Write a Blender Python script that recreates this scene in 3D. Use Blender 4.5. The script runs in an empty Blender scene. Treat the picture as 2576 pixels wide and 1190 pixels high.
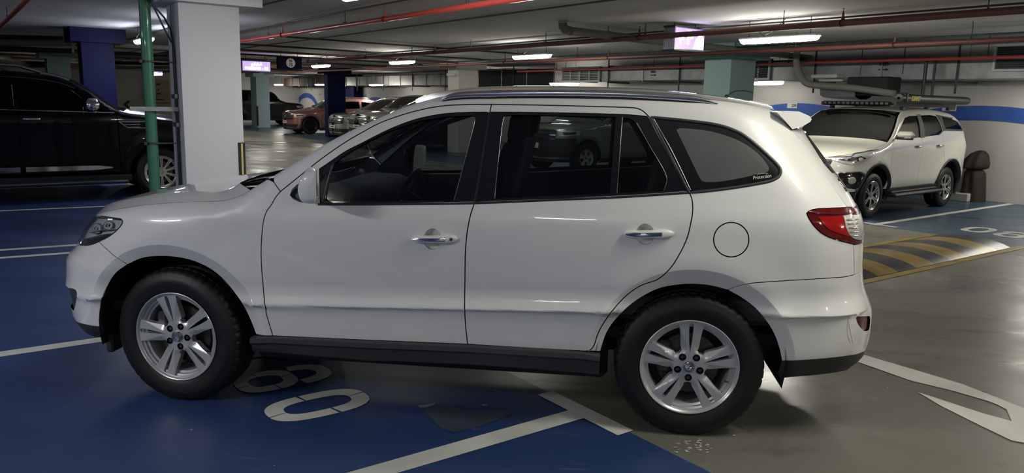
import bpy, math, random
import numpy as np
from mathutils import Vector, Matrix
from mathutils.geometry import delaunay_2d_cdt

# ------------------------------------------------------------------ camera, world, exposure
SC = bpy.context.scene
COL = SC.collection
IW, IH = 2576, 1190
CF, CP, CR_, CY = 1946.17, .17289, -.02236, -.11421          # focal length (px), pitch, roll, yaw
CAMP = np.array([2.23044, -3.70166, 1.64142])
_fw = np.array([math.sin(CY)*math.cos(CP), math.cos(CY)*math.cos(CP), -math.sin(CP)])
_r = np.array([math.cos(CY), -math.sin(CY), 0.0])
_d = np.cross(_fw, _r)
CRT = _r*math.cos(CR_)+_d*math.sin(CR_)
CDN = -_r*math.sin(CR_)+_d*math.cos(CR_)
cd = bpy.data.cameras.new('camera'); cam = bpy.data.objects.new('camera', cd); COL.objects.link(cam)
cd.sensor_fit = 'HORIZONTAL'; cd.sensor_width = 36.0; cd.lens = CF/IW*36.0; cd.clip_end = 300
cam.matrix_world = Matrix(((CRT[0], -CDN[0], -_fw[0], CAMP[0]), (CRT[1], -CDN[1], -_fw[1], CAMP[1]),
                           (CRT[2], -CDN[2], -_fw[2], CAMP[2]), (0, 0, 0, 1)))
SC.camera = cam
SC.view_settings.view_transform = 'Standard'; SC.view_settings.look = 'None'
SC.view_settings.exposure = 0.85; SC.view_settings.gamma = 1.0; SC.view_settings.use_curve_mapping = False
W_ = bpy.data.worlds.new('world'); SC.world = W_; W_.use_nodes = True
W_.node_tree.nodes['Background'].inputs[0].default_value = (.75, .8, .9, 1)
W_.node_tree.nodes['Background'].inputs[1].default_value = 0.012
cy = SC.cycles
cy.max_bounces = 7; cy.diffuse_bounces = 3; cy.glossy_bounces = 4; cy.transparent_max_bounces = 12
cy.transmission_bounces = 3; cy.sample_clamp_indirect = 4.0; cy.caustics_reflective = False; cy.caustics_refractive = False
cy.use_light_tree = True

LAMP_GAIN = 1.0
WARM = (1.0, .97, .84); NEUT = (.97, .98, 1.0); COOL = (.80, .86, 1.0)
# garage grid: A points along a parking bay (towards the back wall), B along the driving aisle (away, to the left)
TH = math.radians(43.0)
GA = np.array([math.cos(TH), math.sin(TH)]); GB = np.array([-math.sin(TH), math.cos(TH)])
def gw(a, b, z=0.0):
    w = a*GA+b*GB
    return Vector((w[0], w[1], z))
GM = Matrix(((GA[0], GB[0], 0, 0), (GA[1], GB[1], 0, 0), (0, 0, 1, 0), (0, 0, 0, 1)))
def ray(u, v):
    return (u-IW/2)*CRT+(v-IH/2)*CDN+CF*_fw
def onz(u, v, z=0.0):                     # image point -> world point at height z
    d = ray(u, v); t = (z-CAMP[2])/d[2]; q = CAMP+d*t
    return Vector(q)
def abz(u, v, z=0.0):
    q = onz(u, v, z); w = np.array([q[0], q[1]])
    return float(w@GA), float(w@GB)
def onplane(u, v, axis, val):             # hit the vertical plane a=val or b=val -> (a, b, z)
    n = GA if axis == 'a' else GB
    d = ray(u, v); t = (val-CAMP[:2]@n)/(d[:2]@n); q = CAMP+d*t
    return float(q[:2]@GA), float(q[:2]@GB), float(q[2])

# lamp tubes of the garage: (a, b, z, colour, strength)
def _lz(u, v, z): return (*abz(u, v, z+.035), z)
def _la(u, v, a): q = onplane(u, v, 'a', a); return (a, q[1], q[2]-.035)
LAMPS = [(*_lz(1957, 103, 2.53), WARM, 62), (*_lz(1337, 145, 2.53), WARM, 56), (*_lz(1011, 159, 2.53), WARM, 56), (*_lz(807, 168, 2.53), WARM, 56),
         (8.9, 25.5, 2.53, WARM, 50), (8.9, 31.5, 2.53, WARM, 50),
         (8.9, -3.5, 2.53, WARM, 62), (8.9, -9.5, 2.53, WARM, 56),
         (2.45, 2.55, 2.56, NEUT, 60), (2.5, -3.2, 2.56, WARM, 42), (2.5, -9.2, 2.56, WARM, 56), (2.5, 9.4, 2.56, COOL, 30),
         (-4.3, 5.6, 2.56, COOL, 46), (-4.3, -.6, 2.56, NEUT, 108), (-4.3, -7.0, 2.56, NEUT, 85),
         (*_la(2512, 187, 13.9), WARM, 3), (*_la(1908, 211, 14.0), WARM, 10), (*_la(1419, 213, 14.0), WARM, 24), (15.9, 20.2, 2.2, WARM, 40),
         (*_la(946, 215, 15.6), WARM, 46), (*_la(806, 214, 15.6), WARM, 46), (*_la(701, 214, 15.6), WARM, 46),
         (*abz(362, 110, 2.55), 2.55, COOL, 45), (*abz(395, 190, 2.3), 2.3, WARM, 80), (14.1, .35, 2.2, WARM, 52)]

# ------------------------------------------------------------------ materials
def mat(name, col, rough=.5, metal=0., coat=0., coat_r=.03, spec=.5, bump=0., bscale=20., mott=0., mscale=3., emit=None, es=0., aniso=0):
    m = bpy.data.materials.new(name); m.use_nodes = True
    nt = m.node_tree; b = nt.nodes['Principled BSDF']
    b.inputs['Base Color'].default_value = (*col, 1); b.inputs['Roughness'].default_value = rough
    b.inputs['Metallic'].default_value = metal; b.inputs['Coat Weight'].default_value = coat
    b.inputs['Coat Roughness'].default_value = coat_r; b.inputs['Specular IOR Level'].default_value = spec
    if emit: b.inputs['Emission Color'].default_value = (*emit, 1); b.inputs['Emission Strength'].default_value = es
    if mott or bump:
        tc = nt.nodes.new('ShaderNodeTexCoord')
    if mott:
        n = nt.nodes.new('ShaderNodeTexNoise'); n.inputs['Scale'].default_value = mscale; n.inputs['Detail'].default_value = 6
        nt.links.new(tc.outputs['Object'], n.inputs['Vector'])
        r = nt.nodes.new('ShaderNodeMapRange'); r.inputs['From Min'].default_value = .3; r.inputs['From Max'].default_value = .7
        r.inputs['To Min'].default_value = 1-mott; r.inputs['To Max'].default_value = 1+mott
        nt.links.new(n.outputs['Fac'], r.inputs['Value'])
        mx = nt.nodes.new('ShaderNodeVectorMath'); mx.operation = 'SCALE'; mx.inputs[0].default_value = col
        nt.links.new(r.outputs[0], mx.inputs['Scale']); nt.links.new(mx.outputs[0], b.inputs['Base Color'])
    if bump:
        n = nt.nodes.new('ShaderNodeTexNoise'); n.inputs['Scale'].default_value = bscale; n.inputs['Detail'].default_value = 4
        nt.links.new(tc.outputs['Object'], n.inputs['Vector'])
        bp = nt.nodes.new('ShaderNodeBump'); bp.inputs['Strength'].default_value = bump; bp.inputs['Distance'].default_value = .02
        nt.links.new(n.outputs['Fac'], bp.inputs['Height']); nt.links.new(bp.outputs[0], b.inputs['Normal'])
    return m
def glass_mat(name, tint, gloss=1.0, rough=.0):
    m = bpy.data.materials.new(name); m.use_nodes = True; nt = m.node_tree
    nt.nodes.clear(); o = nt.nodes.new('ShaderNodeOutputMaterial')
    t = nt.nodes.new('ShaderNodeBsdfTransparent'); t.inputs[0].default_value = (*tint, 1)
    g = nt.nodes.new('ShaderNodeBsdfGlossy'); g.inputs['Roughness'].default_value = rough; g.inputs[0].default_value = (gloss, gloss, gloss, 1)
    f = nt.nodes.new('ShaderNodeFresnel'); f.inputs[0].default_value = 1.5
    mx = nt.nodes.new('ShaderNodeMixShader')
    nt.links.new(f.outputs[0], mx.inputs[0]); nt.links.new(t.outputs[0], mx.inputs[1]); nt.links.new(g.outputs[0], mx.inputs[2])
    nt.links.new(mx.outputs[0], o.inputs[0])
    return m
def floor_mat(name, c1, c2, rough=.35, rvar=.2, stain=.35, scale=.5, scratch=.0):
    m = bpy.data.materials.new(name); m.use_nodes = True; nt = m.node_tree; L = nt.links.new
    b = nt.nodes['Principled BSDF']; tc = nt.nodes.new('ShaderNodeTexCoord')
    def noise(s, d=6, vec=None, dist=0.):
        n = nt.nodes.new('ShaderNodeTexNoise'); n.inputs['Scale'].default_value = s; n.inputs['Detail'].default_value = d
        n.inputs['Distortion'].default_value = dist
        L(vec or tc.outputs['Object'], n.inputs['Vector']); return n.outputs['Fac']
    def ramp(x, a, bb, lo=0., hi=1.):
        r = nt.nodes.new('ShaderNodeMapRange'); r.inputs['From Min'].default_value = a; r.inputs['From Max'].default_value = bb
        r.inputs['To Min'].default_value = lo; r.inputs['To Max'].default_value = hi; L(x, r.inputs['Value']); return r.outputs[0]
    def mix(f, a, bb):
        x = nt.nodes.new('ShaderNodeMix'); x.data_type = 'RGBA'
        L(f, x.inputs[0])
        for s, v in ((6, a), (7, bb)):
            if isinstance(v, tuple): x.inputs[s].default_value = (*v, 1)
            else: L(v, x.inputs[s])
        return x.outputs[2]
    mp = nt.nodes.new('ShaderNodeMapping'); mp.inputs['Scale'].default_value = (.45, 1.6, 1); mp.inputs['Rotation'].default_value = (0, 0, .35)
    L(tc.outputs['Object'], mp.inputs[0])
    n1 = noise(scale, 7, mp.outputs[0], .6)
    c = mix(ramp(n1, .38, .66), c1, c2)
    dk = tuple(x*.35 for x in c1)
    c = mix(ramp(noise(1.7, 9, None, 1.5), .60, .78, 0., stain), c, dk)
    lt = tuple(min(1, x*1.3+.12) for x in c2)
    c = mix(ramp(noise(38, 3), .76, .82, 0., .55), c, lt)
    if scratch:
        m2 = nt.nodes.new('ShaderNodeMapping'); m2.inputs['Scale'].default_value = (1, 9, 1); m2.inputs['Rotation'].default_value = (0, 0, -.5)
        L(tc.outputs['Object'], m2.inputs[0])
        c = mix(ramp(noise(3.2, 10, m2.outputs[0], .3), .63, .72, 0., scratch), c, lt)
    L(c, b.inputs['Base Color'])
    L(ramp(noise(.8, 6, mp.outputs[0], 1.), .35, .65, rough-rvar/2, rough+rvar/2), b.inputs['Roughness'])
    bp = nt.nodes.new('ShaderNodeBump'); bp.inputs['Strength'].default_value = .12; bp.inputs['Distance'].default_value = .01
    L(noise(5, 5), bp.inputs['Height']); L(bp.outputs[0], b.inputs['Normal'])
    return m
M = {}
M['car_white'] = mat('white_car_paint', (.76, .76, .74), .35, coat=1., coat_r=.02)
M['suv_white'] = mat('cream_white_car_paint', (.78, .76, .68), .35, coat=1., coat_r=.03)
M['paint_black'] = mat('black_car_paint', (.0012, .0012, .002), .25, spec=.15, coat=.28, coat_r=.03)
M['paint_silver'] = mat('pale_silver_car_paint', (.45, .43, .38), .35, metal=.5, coat=1.)
M['paint_champ'] = mat('light_silver_car_paint', (.40, .40, .41), .35, metal=.5, coat=1.)
M['paint_rose'] = mat('rose_car_paint', (.44, .19, .17), .35, metal=.6, coat=1.)
M['paint_grey'] = mat('dark_grey_car_paint', (.012, .012, .012), .35, spec=.3, coat=.25)
M['paint_green'] = mat('grey_green_car_paint', (.20, .23, .19), .35, metal=.3, coat=1.)
M['paint_dark'] = mat('near_black_green_car_paint', (.012, .014, .012), .3, coat=1.)
M['gloss_black'] = mat('gloss_black_pillar', (.005, .005, .006), .12, coat=1., coat_r=.04)
M['rubber'] = mat('black_rubber', (.012, .012, .013), .6)
M['tyre'] = mat('tyre_rubber', (.008, .008, .009), .5, spec=.35)
M['plastic'] = mat('black_textured_plastic', (.018, .019, .021), .5, bump=.1, bscale=300)
M['plastic_g'] = mat('dark_grey_plastic', (.035, .037, .04), .42)
M['well'] = mat('wheel_arch_liner', (.004, .004, .004), .9)
M['under'] = mat('underbody_black', (.006, .006, .006), .8)
M['alloy'] = mat('silver_alloy', (.50, .50, .50), .32, metal=.45, coat=.4)
M['alloy_d'] = mat('machined_dark_alloy', (.55, .55, .56), .22, metal=1.)
M['disc'] = mat('brake_steel', (.08, .075, .07), .45, metal=.8)
M['chrome'] = mat('chrome', (.80, .80, .82), .07, metal=1.)
M['satin'] = mat('satin_chrome', (.42, .42, .43), .2, metal=1.)
M['glass'] = glass_mat('tinted_window_glass', (.42, .45, .47), .8)
M['glass_clear'] = glass_mat('clear_lens_glass', (.93, .95, .96))
M['glass_dark'] = glass_mat('dark_window_glass', (.05, .052, .05), .4)
M['privacy'] = mat('grey_privacy_glass', (.10, .10, .10), .10, coat=1., coat_r=.03, mott=.15, mscale=4)
M['dash'] = mat('black_dashboard', (.006, .006, .007), .85, spec=.2)
M['rail'] = mat('silver_roof_rail', (.62, .62, .63), .22, metal=1.)
M['cabin'] = mat('grey_cabin_trim', (.045, .045, .05), .7)
M['cabin_l'] = mat('light_grey_seat_fabric', (.10, .10, .105), .85)
M['lamp_red'] = mat('red_tail_lens', (.30, .004, .006), .1, coat=1.)
M['lamp_dred'] = mat('dark_red_tail_lens', (.10, .003, .005), .08, coat=1.)
M['lamp_clear'] = mat('silvered_reflector', (.62, .60, .55), .2, metal=.5, coat=1., bump=.25, bscale=90)
M['lamp_head'] = mat('headlamp_reflector', (.55, .57, .60), .25, metal=.25, bump=.5, bscale=26)
M['lamp_dim'] = mat('headlamp_housing', (.05, .05, .055), .25, metal=.4)
M['plate'] = mat('white_number_plate', (.62, .62, .60), .4)
M['ink'] = mat('black_lettering', (.01, .01, .01), .6)
M['white_ink'] = mat('white_lettering', (.72, .72, .68), .6)
M['yellow_ink'] = mat('yellow_lettering', (.75, .60, .08), .6)
M['scratch'] = mat('grey_scratch', (.16, .15, .14), .7)
M['fab_brown'] = mat('dark_brown_cover', (.028, .020, .015), .85, bump=.4, bscale=8)

# ------------------------------------------------------------------ mesh helpers
class MB:
    def __init__(s, mtx=None): s.v = []; s.f = []; s.k = []; s.mi = 0; s.mx = mtx
    def add(s, vs, fs):
        o = len(s.v)
        for p in vs:
            p = Vector(p)
            s.v.append(tuple(s.mx @ p) if s.mx else tuple(p))
        for f in fs: s.f.append(tuple(i+o for i in f)); s.k.append(s.mi)
        return s
    def box(s, c, d, rz=0., tilt=None, bev=0.):
        hx, hy, hz = d[0]/2, d[1]/2, d[2]/2
        if bev <= 0:
            vs = [(x, y, z) for z in (-hz, hz) for y in (-hy, hy) for x in (-hx, hx)]
            fs = [(0, 2, 3, 1), (4, 5, 7, 6), (0, 1, 5, 4), (2, 6, 7, 3), (0, 4, 6, 2), (1, 3, 7, 5)]
        else:
            b = min(bev, hx*.99, hy*.99, hz*.99)
            vs = []; idx = {}
            for sx in (-1, 1):
                for sy in (-1, 1):
                    for sz in (-1, 1):
                        for ax in range(3):
                            p = [sx*(hx-b), sy*(hy-b), sz*(hz-b)]
                            p[ax] = (sx*hx, sy*hy, sz*hz)[ax]
                            idx[(sx, sy, sz, ax)] = len(vs); vs.append(tuple(p))
            fs = []
            for ax in range(3):
                o1, o2 = [a for a in range(3) if a != ax]
                for sg in (-1, 1):
                    q = []
                    for (u, w) in ((-1, -1), (1, -1), (1, 1), (-1, 1)):
                        k = [0, 0, 0]; k[ax] = sg; k[o1] = u; k[o2] = w; q.append(idx[(*k, ax)])
                    fs.append(q)
            for ax in range(3):
                o1, o2 = [a for a in range(3) if a != ax]
                for u in (-1, 1):
                    for w in (-1, 1):
                        q = []
                        for sg, fx in ((-1, o1), (1, o1), (1, o2), (-1, o2)):
                            k = [0, 0, 0]; k[ax] = sg; k[o1] = u; k[o2] = w; q.append(idx[(*k, fx)])
                        fs.append(q)
            for sx in (-1, 1):
                for sy in (-1, 1):
                    for sz in (-1, 1): fs.append([idx[(sx, sy, sz, a)] for a in range(3)])
            ff = []
            for f in fs:
                c0 = sum((Vector(vs[i]) for i in f), Vector())/len(f)
                n = (Vector(vs[f[1]])-Vector(vs[f[0]])).cross(Vector(vs[f[2]])-Vector(vs[f[1]]))
                ff.append(tuple(f) if n.dot(c0) > 0 else tuple(reversed(f)))
            fs = ff
        R = Matrix.Rotation(rz, 4, 'Z')
        if tilt: R = R @ Matrix.Rotation(tilt[1], 4, tilt[0])
        c = Vector(c)
        return s.add([R @ Vector(p)+c for p in vs], fs)
    def tube(s, path, r, n=10, cap=True, squash=None):
        path = [Vector(p) for p in path]; rs = r if isinstance(r, (list, tuple)) else [r]*len(path)
        rings = []; up = None
        for i, p in enumerate(path):
            a = path[max(0, i-1)]; b = path[min(len(path)-1, i+1)]; t = (b-a).normalized()
            if up is None:
                up = Vector((0, 0, 1)) if abs(t.z) < .9 else Vector((0, 1, 0))
            x = t.cross(up)
            if x.length < 1e-4: x = t.orthogonal()
            x.normalize(); y = x.cross(t).normalized(); up = y
            sx, sy = squash or (1, 1)
            rings.append([p+x*math.cos(2*math.pi*k/n)*rs[i]*sx+y*math.sin(2*math.pi*k/n)*rs[i]*sy for k in range(n)])
        vs = [q for R in rings for q in R]; fs = []
        for i in range(len(path)-1):
            for k in range(n):
                fs.append((i*n+k, (i+1)*n+k, (i+1)*n+(k+1) % n, i*n+(k+1) % n))
        if cap: fs.append(tuple(range(n))); fs.append(tuple(reversed([(len(path)-1)*n+k for k in range(n)])))
        return s.add(vs, fs)
    def lathe(s, prof, n=48, axis='y', c=(0, 0, 0), mod=None, closed=False):    # prof: (r, h)
        vs = []; fs = []; m = len(prof)
        for k in range(n):
            a = 2*math.pi*k/n; ca, sa = math.cos(a), math.sin(a)
            for j, (r, h) in enumerate(prof):
                if mod: r, h = mod(k, j, r, h)
                p = (r*ca, h, r*sa) if axis == 'y' else ((r*ca, r*sa, h) if axis == 'z' else (h, r*ca, r*sa))
                vs.append((p[0]+c[0], p[1]+c[1], p[2]+c[2]))
        for k in range(n):
            k2 = (k+1) % n
            for j in range(m-1 if not closed else m):
                j2 = (j+1) % m
                f = (k*m+j, k*m+j2, k2*m+j2, k2*m+j)
                fs.append(f if axis == 'y' else tuple(reversed(f)))
        return s.add(vs, fs)
    def prism(s, poly, lo, hi, axis='z'):
        n = len(poly)
        def P(p, h): return (p[0], p[1], h) if axis == 'z' else ((p[0], h, p[1]) if axis == 'y' else (h, p[0], p[1]))
        vs = [P(p, lo) for p in poly]+[P(p, hi) for p in poly]
        ar = sum(poly[i][0]*poly[(i+1) % n][1]-poly[(i+1) % n][0]*poly[i][1] for i in range(n))
        fl = (ar < 0) != (axis == 'y')
        fs = [tuple(reversed(range(n))), tuple(range(n, 2*n))]+[(i, (i+1) % n, n+(i+1) % n, n+i) for i in range(n)]
        if fl: fs = [tuple(reversed(f)) for f in fs]
        return s.add(vs, fs)
    def grid(s, rows, flip=False):
        m = len(rows[0]); vs = [p for r in rows for p in r]; fs = []
        for i in range(len(rows)-1):
            for j in range(m-1):
                f = (i*m+j, i*m+j+1, (i+1)*m+j+1, (i+1)*m+j)
                fs.append(tuple(reversed(f)) if flip else f)
        return s.add(vs, fs)
    def build(s, name, mats, parent=None, smooth=0, loc=None):
        me = bpy.data.meshes.new(name); me.from_pydata(s.v, [], s.f)
        for m in (mats if isinstance(mats, (list, tuple)) else [mats]): me.materials.append(m)
        if any(s.k): me.polygons.foreach_set('material_index', s.k)
        if smooth:
            me.polygons.foreach_set('use_smooth', [True]*len(me.polygons))
            if smooth < 180: me.set_sharp_from_angle(angle=math.radians(smooth))
        me.update()
        o = bpy.data.objects.new(name, me); COL.objects.link(o)
        if parent: o.parent = parent
        if loc is not None: o.location = loc
        return o
def tag(o, label, cat, group=None, kind=None):
    if label: o['label'] = label
    if cat: o['category'] = cat
    if group: o['group'] = group
    if kind: o['kind'] = kind
    return o
def empty(name, loc, rz=0., label=None, cat=None, group=None):
    o = bpy.data.objects.new(name, None); COL.objects.link(o); o.empty_display_size = .1
    o.location = loc; o.rotation_euler = (0, 0, rz)
    return tag(o, label, cat, group)
def structure(o): o['kind'] = 'structure'; return o
def copy_tree(o, parent=None):
    c = o.copy(); COL.objects.link(c)
    if parent: c.parent = parent
    for ch in list(o.children): copy_tree(ch, c)
    return c
def text(name, body, size, mtx, m, parent=None, depth=.002, bold=False, shear=0., sx=1.):
    cu = bpy.data.curves.new(name, 'FONT'); cu.body = body; cu.size = size; cu.extrude = depth; cu.align_x = 'CENTER'; cu.align_y = 'CENTER'
    cu.shear = shear
    if bold: cu.offset = size*.025
    t = bpy.data.objects.new(name, cu); COL.objects.link(t)
    dg = bpy.context.evaluated_depsgraph_get(); me = bpy.data.meshes.new_from_object(t.evaluated_get(dg))
    bpy.data.objects.remove(t); me.name = name
    me.transform(mtx @ Matrix.Diagonal((sx, 1, 1, 1))); me.materials.clear(); me.materials.append(m)
    o = bpy.data.objects.new(name, me); COL.objects.link(o)
    if parent: o.parent = parent
    return o
def frame(o, x, y):        # matrix with origin o, local x and y directions
    x = Vector(x).normalized(); y = Vector(y).normalized(); z = x.cross(y)
    return Matrix(((x[0], y[0], z[0], o[0]), (x[1], y[1], z[1], o[1]), (x[2], y[2], z[2], o[2]), (0, 0, 0, 1)))
def cat_rom(pts, n=5, closed=False):
    P = [np.array(p, float) for p in pts]; N = len(P); out = []
    rng = range(N) if closed else range(N-1)
    for i in rng:
        if closed: p0, p1, p2, p3 = P[i-1], P[i], P[(i+1) % N], P[(i+2) % N]
        else:
            p1, p2 = P[i], P[i+1]; p0 = P[i-1] if i > 0 else 2*p1-p2; p3 = P[i+2] if i+2 < N else 2*p2-p1
        # centripetal-ish: limit tangents by local chord
        d = np.linalg.norm(p2-p1); m1 = (p2-p0); m2 = (p3-p1)
        l1 = np.linalg.norm(p1-p0)+d; l2 = np.linalg.norm(p3-p2)+d
        m1 = m1/(l1+1e-12)*d; m2 = m2/(l2+1e-12)*d
        for k in range(n):
            t = k/n; t2 = t*t; t3 = t2*t
            out.append((2*t3-3*t2+1)*p1+(t3-2*t2+t)*m1+(-2*t3+3*t2)*p2+(t3-t2)*m2)
    if not closed: out.append(P[-1])
    return out
def pch(pts):              # monotone cubic through (x, y) pairs
    xs = np.array([p[0] for p in pts], float); ys = np.array([p[1] for p in pts], float)
    h = np.diff(xs); dl = np.diff(ys)/h; m = np.zeros_like(xs); m[0] = dl[0]; m[-1] = dl[-1]
    for i in range(1, len(xs)-1):
        if dl[i-1]*dl[i] > 0:
            w1 = 2*h[i]+h[i-1]; w2 = h[i]+2*h[i-1]; m[i] = (w1+w2)/(w1/dl[i-1]+w2/dl[i])
    def f(x):
        x = np.clip(np.asarray(x, float), xs[0], xs[-1]); i = np.clip(np.searchsorted(xs, x)-1, 0, len(xs)-2)
        t = (x-xs[i])/h[i]; t2 = t*t; t3 = t2*t
        return (2*t3-3*t2+1)*ys[i]+(t3-2*t2+t)*h[i]*m[i]+(-2*t3+3*t2)*ys[i+1]+(t3-t2)*h[i]*m[i+1]
    return f

# ------------------------------------------------------------------ car body surface
# A body side is one smooth wrap-around surface S(p, t): p runs from the centre of the nose (p = pmin), round the front corner,
# along the side (there p = x) and round the rear corner; t is height, rolling over inwards at the top edge ztop(x).
class Surf:
    THM = 1.15
    def __init__(s, yc, prof, kz, ztop, R, xf, xr, Af, Ar, nf, nr, Lf, Lr, arches):
        s.yc = yc; s.prof = pch(prof); s.kz = kz; s.zt = pch(ztop); s.R = pch(R); s.xf = pch(xf); s.xr = pch(xr)
        s.Af, s.Ar, s.nf, s.nr, s.Lf, s.Lr, s.arches = Af, Ar, 2/nf, 2/nr, Lf, Lr, arches
    def t0(s, x): return s.zt(x)-s.R(x)*math.sin(s.THM)
    def tmax(s, x): return s.t0(x)+s.R(x)*s.THM
    def f(s, p, t):
        p = np.asarray(p, float); t = np.asarray(t, float)
        xf = s.xf(t); xr = s.xr(t); pf = xf+s.Af; pr = xr-s.Ar
        fa = np.clip((pf-p)/s.Lf, 0, 1)*math.pi/2; ra = np.clip((p-pr)/s.Lr, 0, 1)*math.pi/2
        front = p < pf; rear = p > pr
        x = np.where(front, pf-s.Af*np.sin(fa)**s.nf, np.where(rear, pr+s.Ar*np.sin(ra)**s.nr, p))
        cs = np.where(front, np.cos(fa)**s.nf, np.where(rear, np.cos(ra)**s.nr, 1.0))
        R = s.R(x); t0 = s.zt(x)-R*math.sin(s.THM)
        th = np.clip((t-t0)/R, 0, s.THM)
        z = np.minimum(t, t0)+R*np.sin(th); ins = s.prof(z-s.kz*x)+R*(1-np.cos(th))
        for (cx, cz, ri, ro, h) in s.arches:
            d = np.hypot(x-cx, z-cz)-ro
            bump = np.where(d > 0, h*np.exp(-(d/.11)**2), h+d*.55)
            ins = ins-np.where(z-cz > -.35, bump, 0)*(1-.6*np.clip((np.abs(x-cx)-ro*.8)/(ro*.3), 0, 1))
        y = s.yc-(s.yc-ins)*cs
        return np.stack([x, y, z], -1)
    def p_of_x(s, x, t):
        pf = s.xf(t)+s.Af; pr = s.xr(t)-s.Ar
        if x < pf: return pf-s.Lf*math.asin(min(1, ((pf-x)/s.Af)**(1/s.nf)))*2/math.pi
        if x > pr: return pr+s.Lr*math.asin(min(1, ((x-pr)/s.Ar)**(1/s.nr)))*2/math.pi
        return x
    def rings(s):           # extra mesh points along the crisp outer edge of each wheel-arch flare
        out = []
        for (cx, cz, ri, ro, h) in s.arches:
            for r, dt in ((ro-.007, .010), (ro-.0015, .010), (ro+.004, .010), (ro+.012, .012), (ro+.022, .016), (ro-.018, .016), (ro-.034, .02)):
                for a in np.arange(-.3, math.pi+.3, dt/r):
                    x, z = cx+r*math.cos(a), cz+r*math.sin(a); out.append((float(s.p_of_x(x, z)), z))
        return out
    def n(s, p, t, e=.0015):
        p = np.asarray(p, float); t = np.asarray(t, float)
        a = s.f(p+e, t)-s.f(p-e, t); b = s.f(p, t+e)-s.f(p, t-e)
        n = np.cross(a, b); l = np.linalg.norm(n, axis=-1, keepdims=True); n = n/np.maximum(l, 1e-12)
        bad = l[..., 0] < 1e-9
        if np.any(bad): n[bad] = (0, -1, 0)
        return n
    # image point -> (p, t): nearest facing sample, then local refinement
    def prep(s, x0, x1, z0, z1):
        gp, gt = np.meshgrid(np.arange(x0, x1, .03), np.arange(z0, z1, .02), indexing='ij')
        s.gp, s.gt = gp.ravel(), gt.ravel()
        ok = (s.gp > s.xf(s.gt)+s.Af-s.Lf+.04) & (s.gp < s.xr(s.gt)-s.Ar+s.Lr-.04)
        ok &= s.gt <= s.tmax(np.clip(s.f(s.gp, s.gt)[:, 0], -2, 9))+.02
        s.gp, s.gt = s.gp[ok], s.gt[ok]
        q = s.f(s.gp, s.gt); n = s.n(s.gp, s.gt)
        face = ((CAMP-q)*n).sum(-1) > -.02
        s.gp, s.gt, q = s.gp[face], s.gt[face], q[face]; s.guv = s.proj(q)
    @staticmethod
    def proj(q):
        q = q-CAMP; z = q@_fw
        return np.stack([IW/2+CF*(q@CRT)/z, IH/2+CF*(q@CDN)/z], -1)
    def inv(s, pts):
        pts = np.array(pts, float)
        d = ((s.guv[None]-pts[:, None])**2).sum(-1); i = d.argmin(1); p = s.gp[i].copy(); t = s.gt[i].copy()
        st = .03; ox, oy = np.meshgrid([-1, -.5, 0, .5, 1], [-1, -.5, 0, .5, 1]); ox, oy = ox.ravel(), oy.ravel()
        for k in range(14):
            P = p[:, None]+ox*st; T = t[:, None]+oy*st
            e = ((s.proj(s.f(P, T))-pts[:, None])**2).sum(-1); j = e.argmin(1)
            p = P[np.arange(len(p)), j]; t = T[np.arange(len(p)), j]; st *= .62
        return np.stack([p, t], -1)

def poly_in(pts, loops):
    ins = np.zeros(len(pts), bool); x, y = pts[:, 0], pts[:, 1]
    for L in loops:
        L = np.asarray(L); a = L; b = np.roll(L, -1, 0)
        for (x1, y1), (x2, y2) in zip(a, b):
            if y1 == y2: continue
            c = ((y1 > y) != (y2 > y)) & (x < (x2-x1)*(y-y1)/(y2-y1)+x1)
            ins ^= c
    return ins
def seg_dist(pts, loops):
    best = np.full(len(pts), 1e9)
    for L in loops:
        L = np.asarray(L); a = L; b = np.roll(L, -1, 0)
        for p, q in zip(a, b):
            d = q-p; l = d@d
            if l < 1e-14: continue
            u = np.clip(((pts-p)@d)/l, 0, 1); w = pts-(p+u[:, None]*d)
            best = np.minimum(best, (w*w).sum(1))
    return np.sqrt(best)
def resample(L, h):
    L = [np.asarray(p, float) for p in L]; out = []
    for i in range(len(L)):
        a, b = L[i], L[(i+1) % len(L)]; d = np.linalg.norm(b-a)
        if d < 1e-6: continue
        n = max(1, int(math.ceil(d/h)))
        for k in range(n): out.append(a+(b-a)*k/n)
    return np.array(out)
def area(L):
    L = np.asarray(L); x, y = L[:, 0], L[:, 1]
    return .5*float((x*np.roll(y, -1)-np.roll(x, -1)*y).sum())
def shrink(L, g):           # move a closed loop inwards by g (mitred, limited)
    L = np.asarray(L, float)
    if g == 0: return L
    s = 1 if area(L) > 0 else -1
    a = np.roll(L, 1, 0); b = np.roll(L, -1, 0)
    d1 = L-a; d2 = b-L; d1 /= np.linalg.norm(d1, axis=1, keepdims=True)+1e-12; d2 /= np.linalg.norm(d2, axis=1, keepdims=True)+1e-12
    n1 = np.stack([-d1[:, 1], d1[:, 0]], 1)*s; n2 = np.stack([-d2[:, 1], d2[:, 0]], 1)*s
    m = n1+n2; l = np.linalg.norm(m, axis=1, keepdims=True); m /= np.maximum(l, 1e-6)
    c = np.clip((m*n1).sum(1, keepdims=True), .45, 1)
    return L+m*g/c
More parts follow.
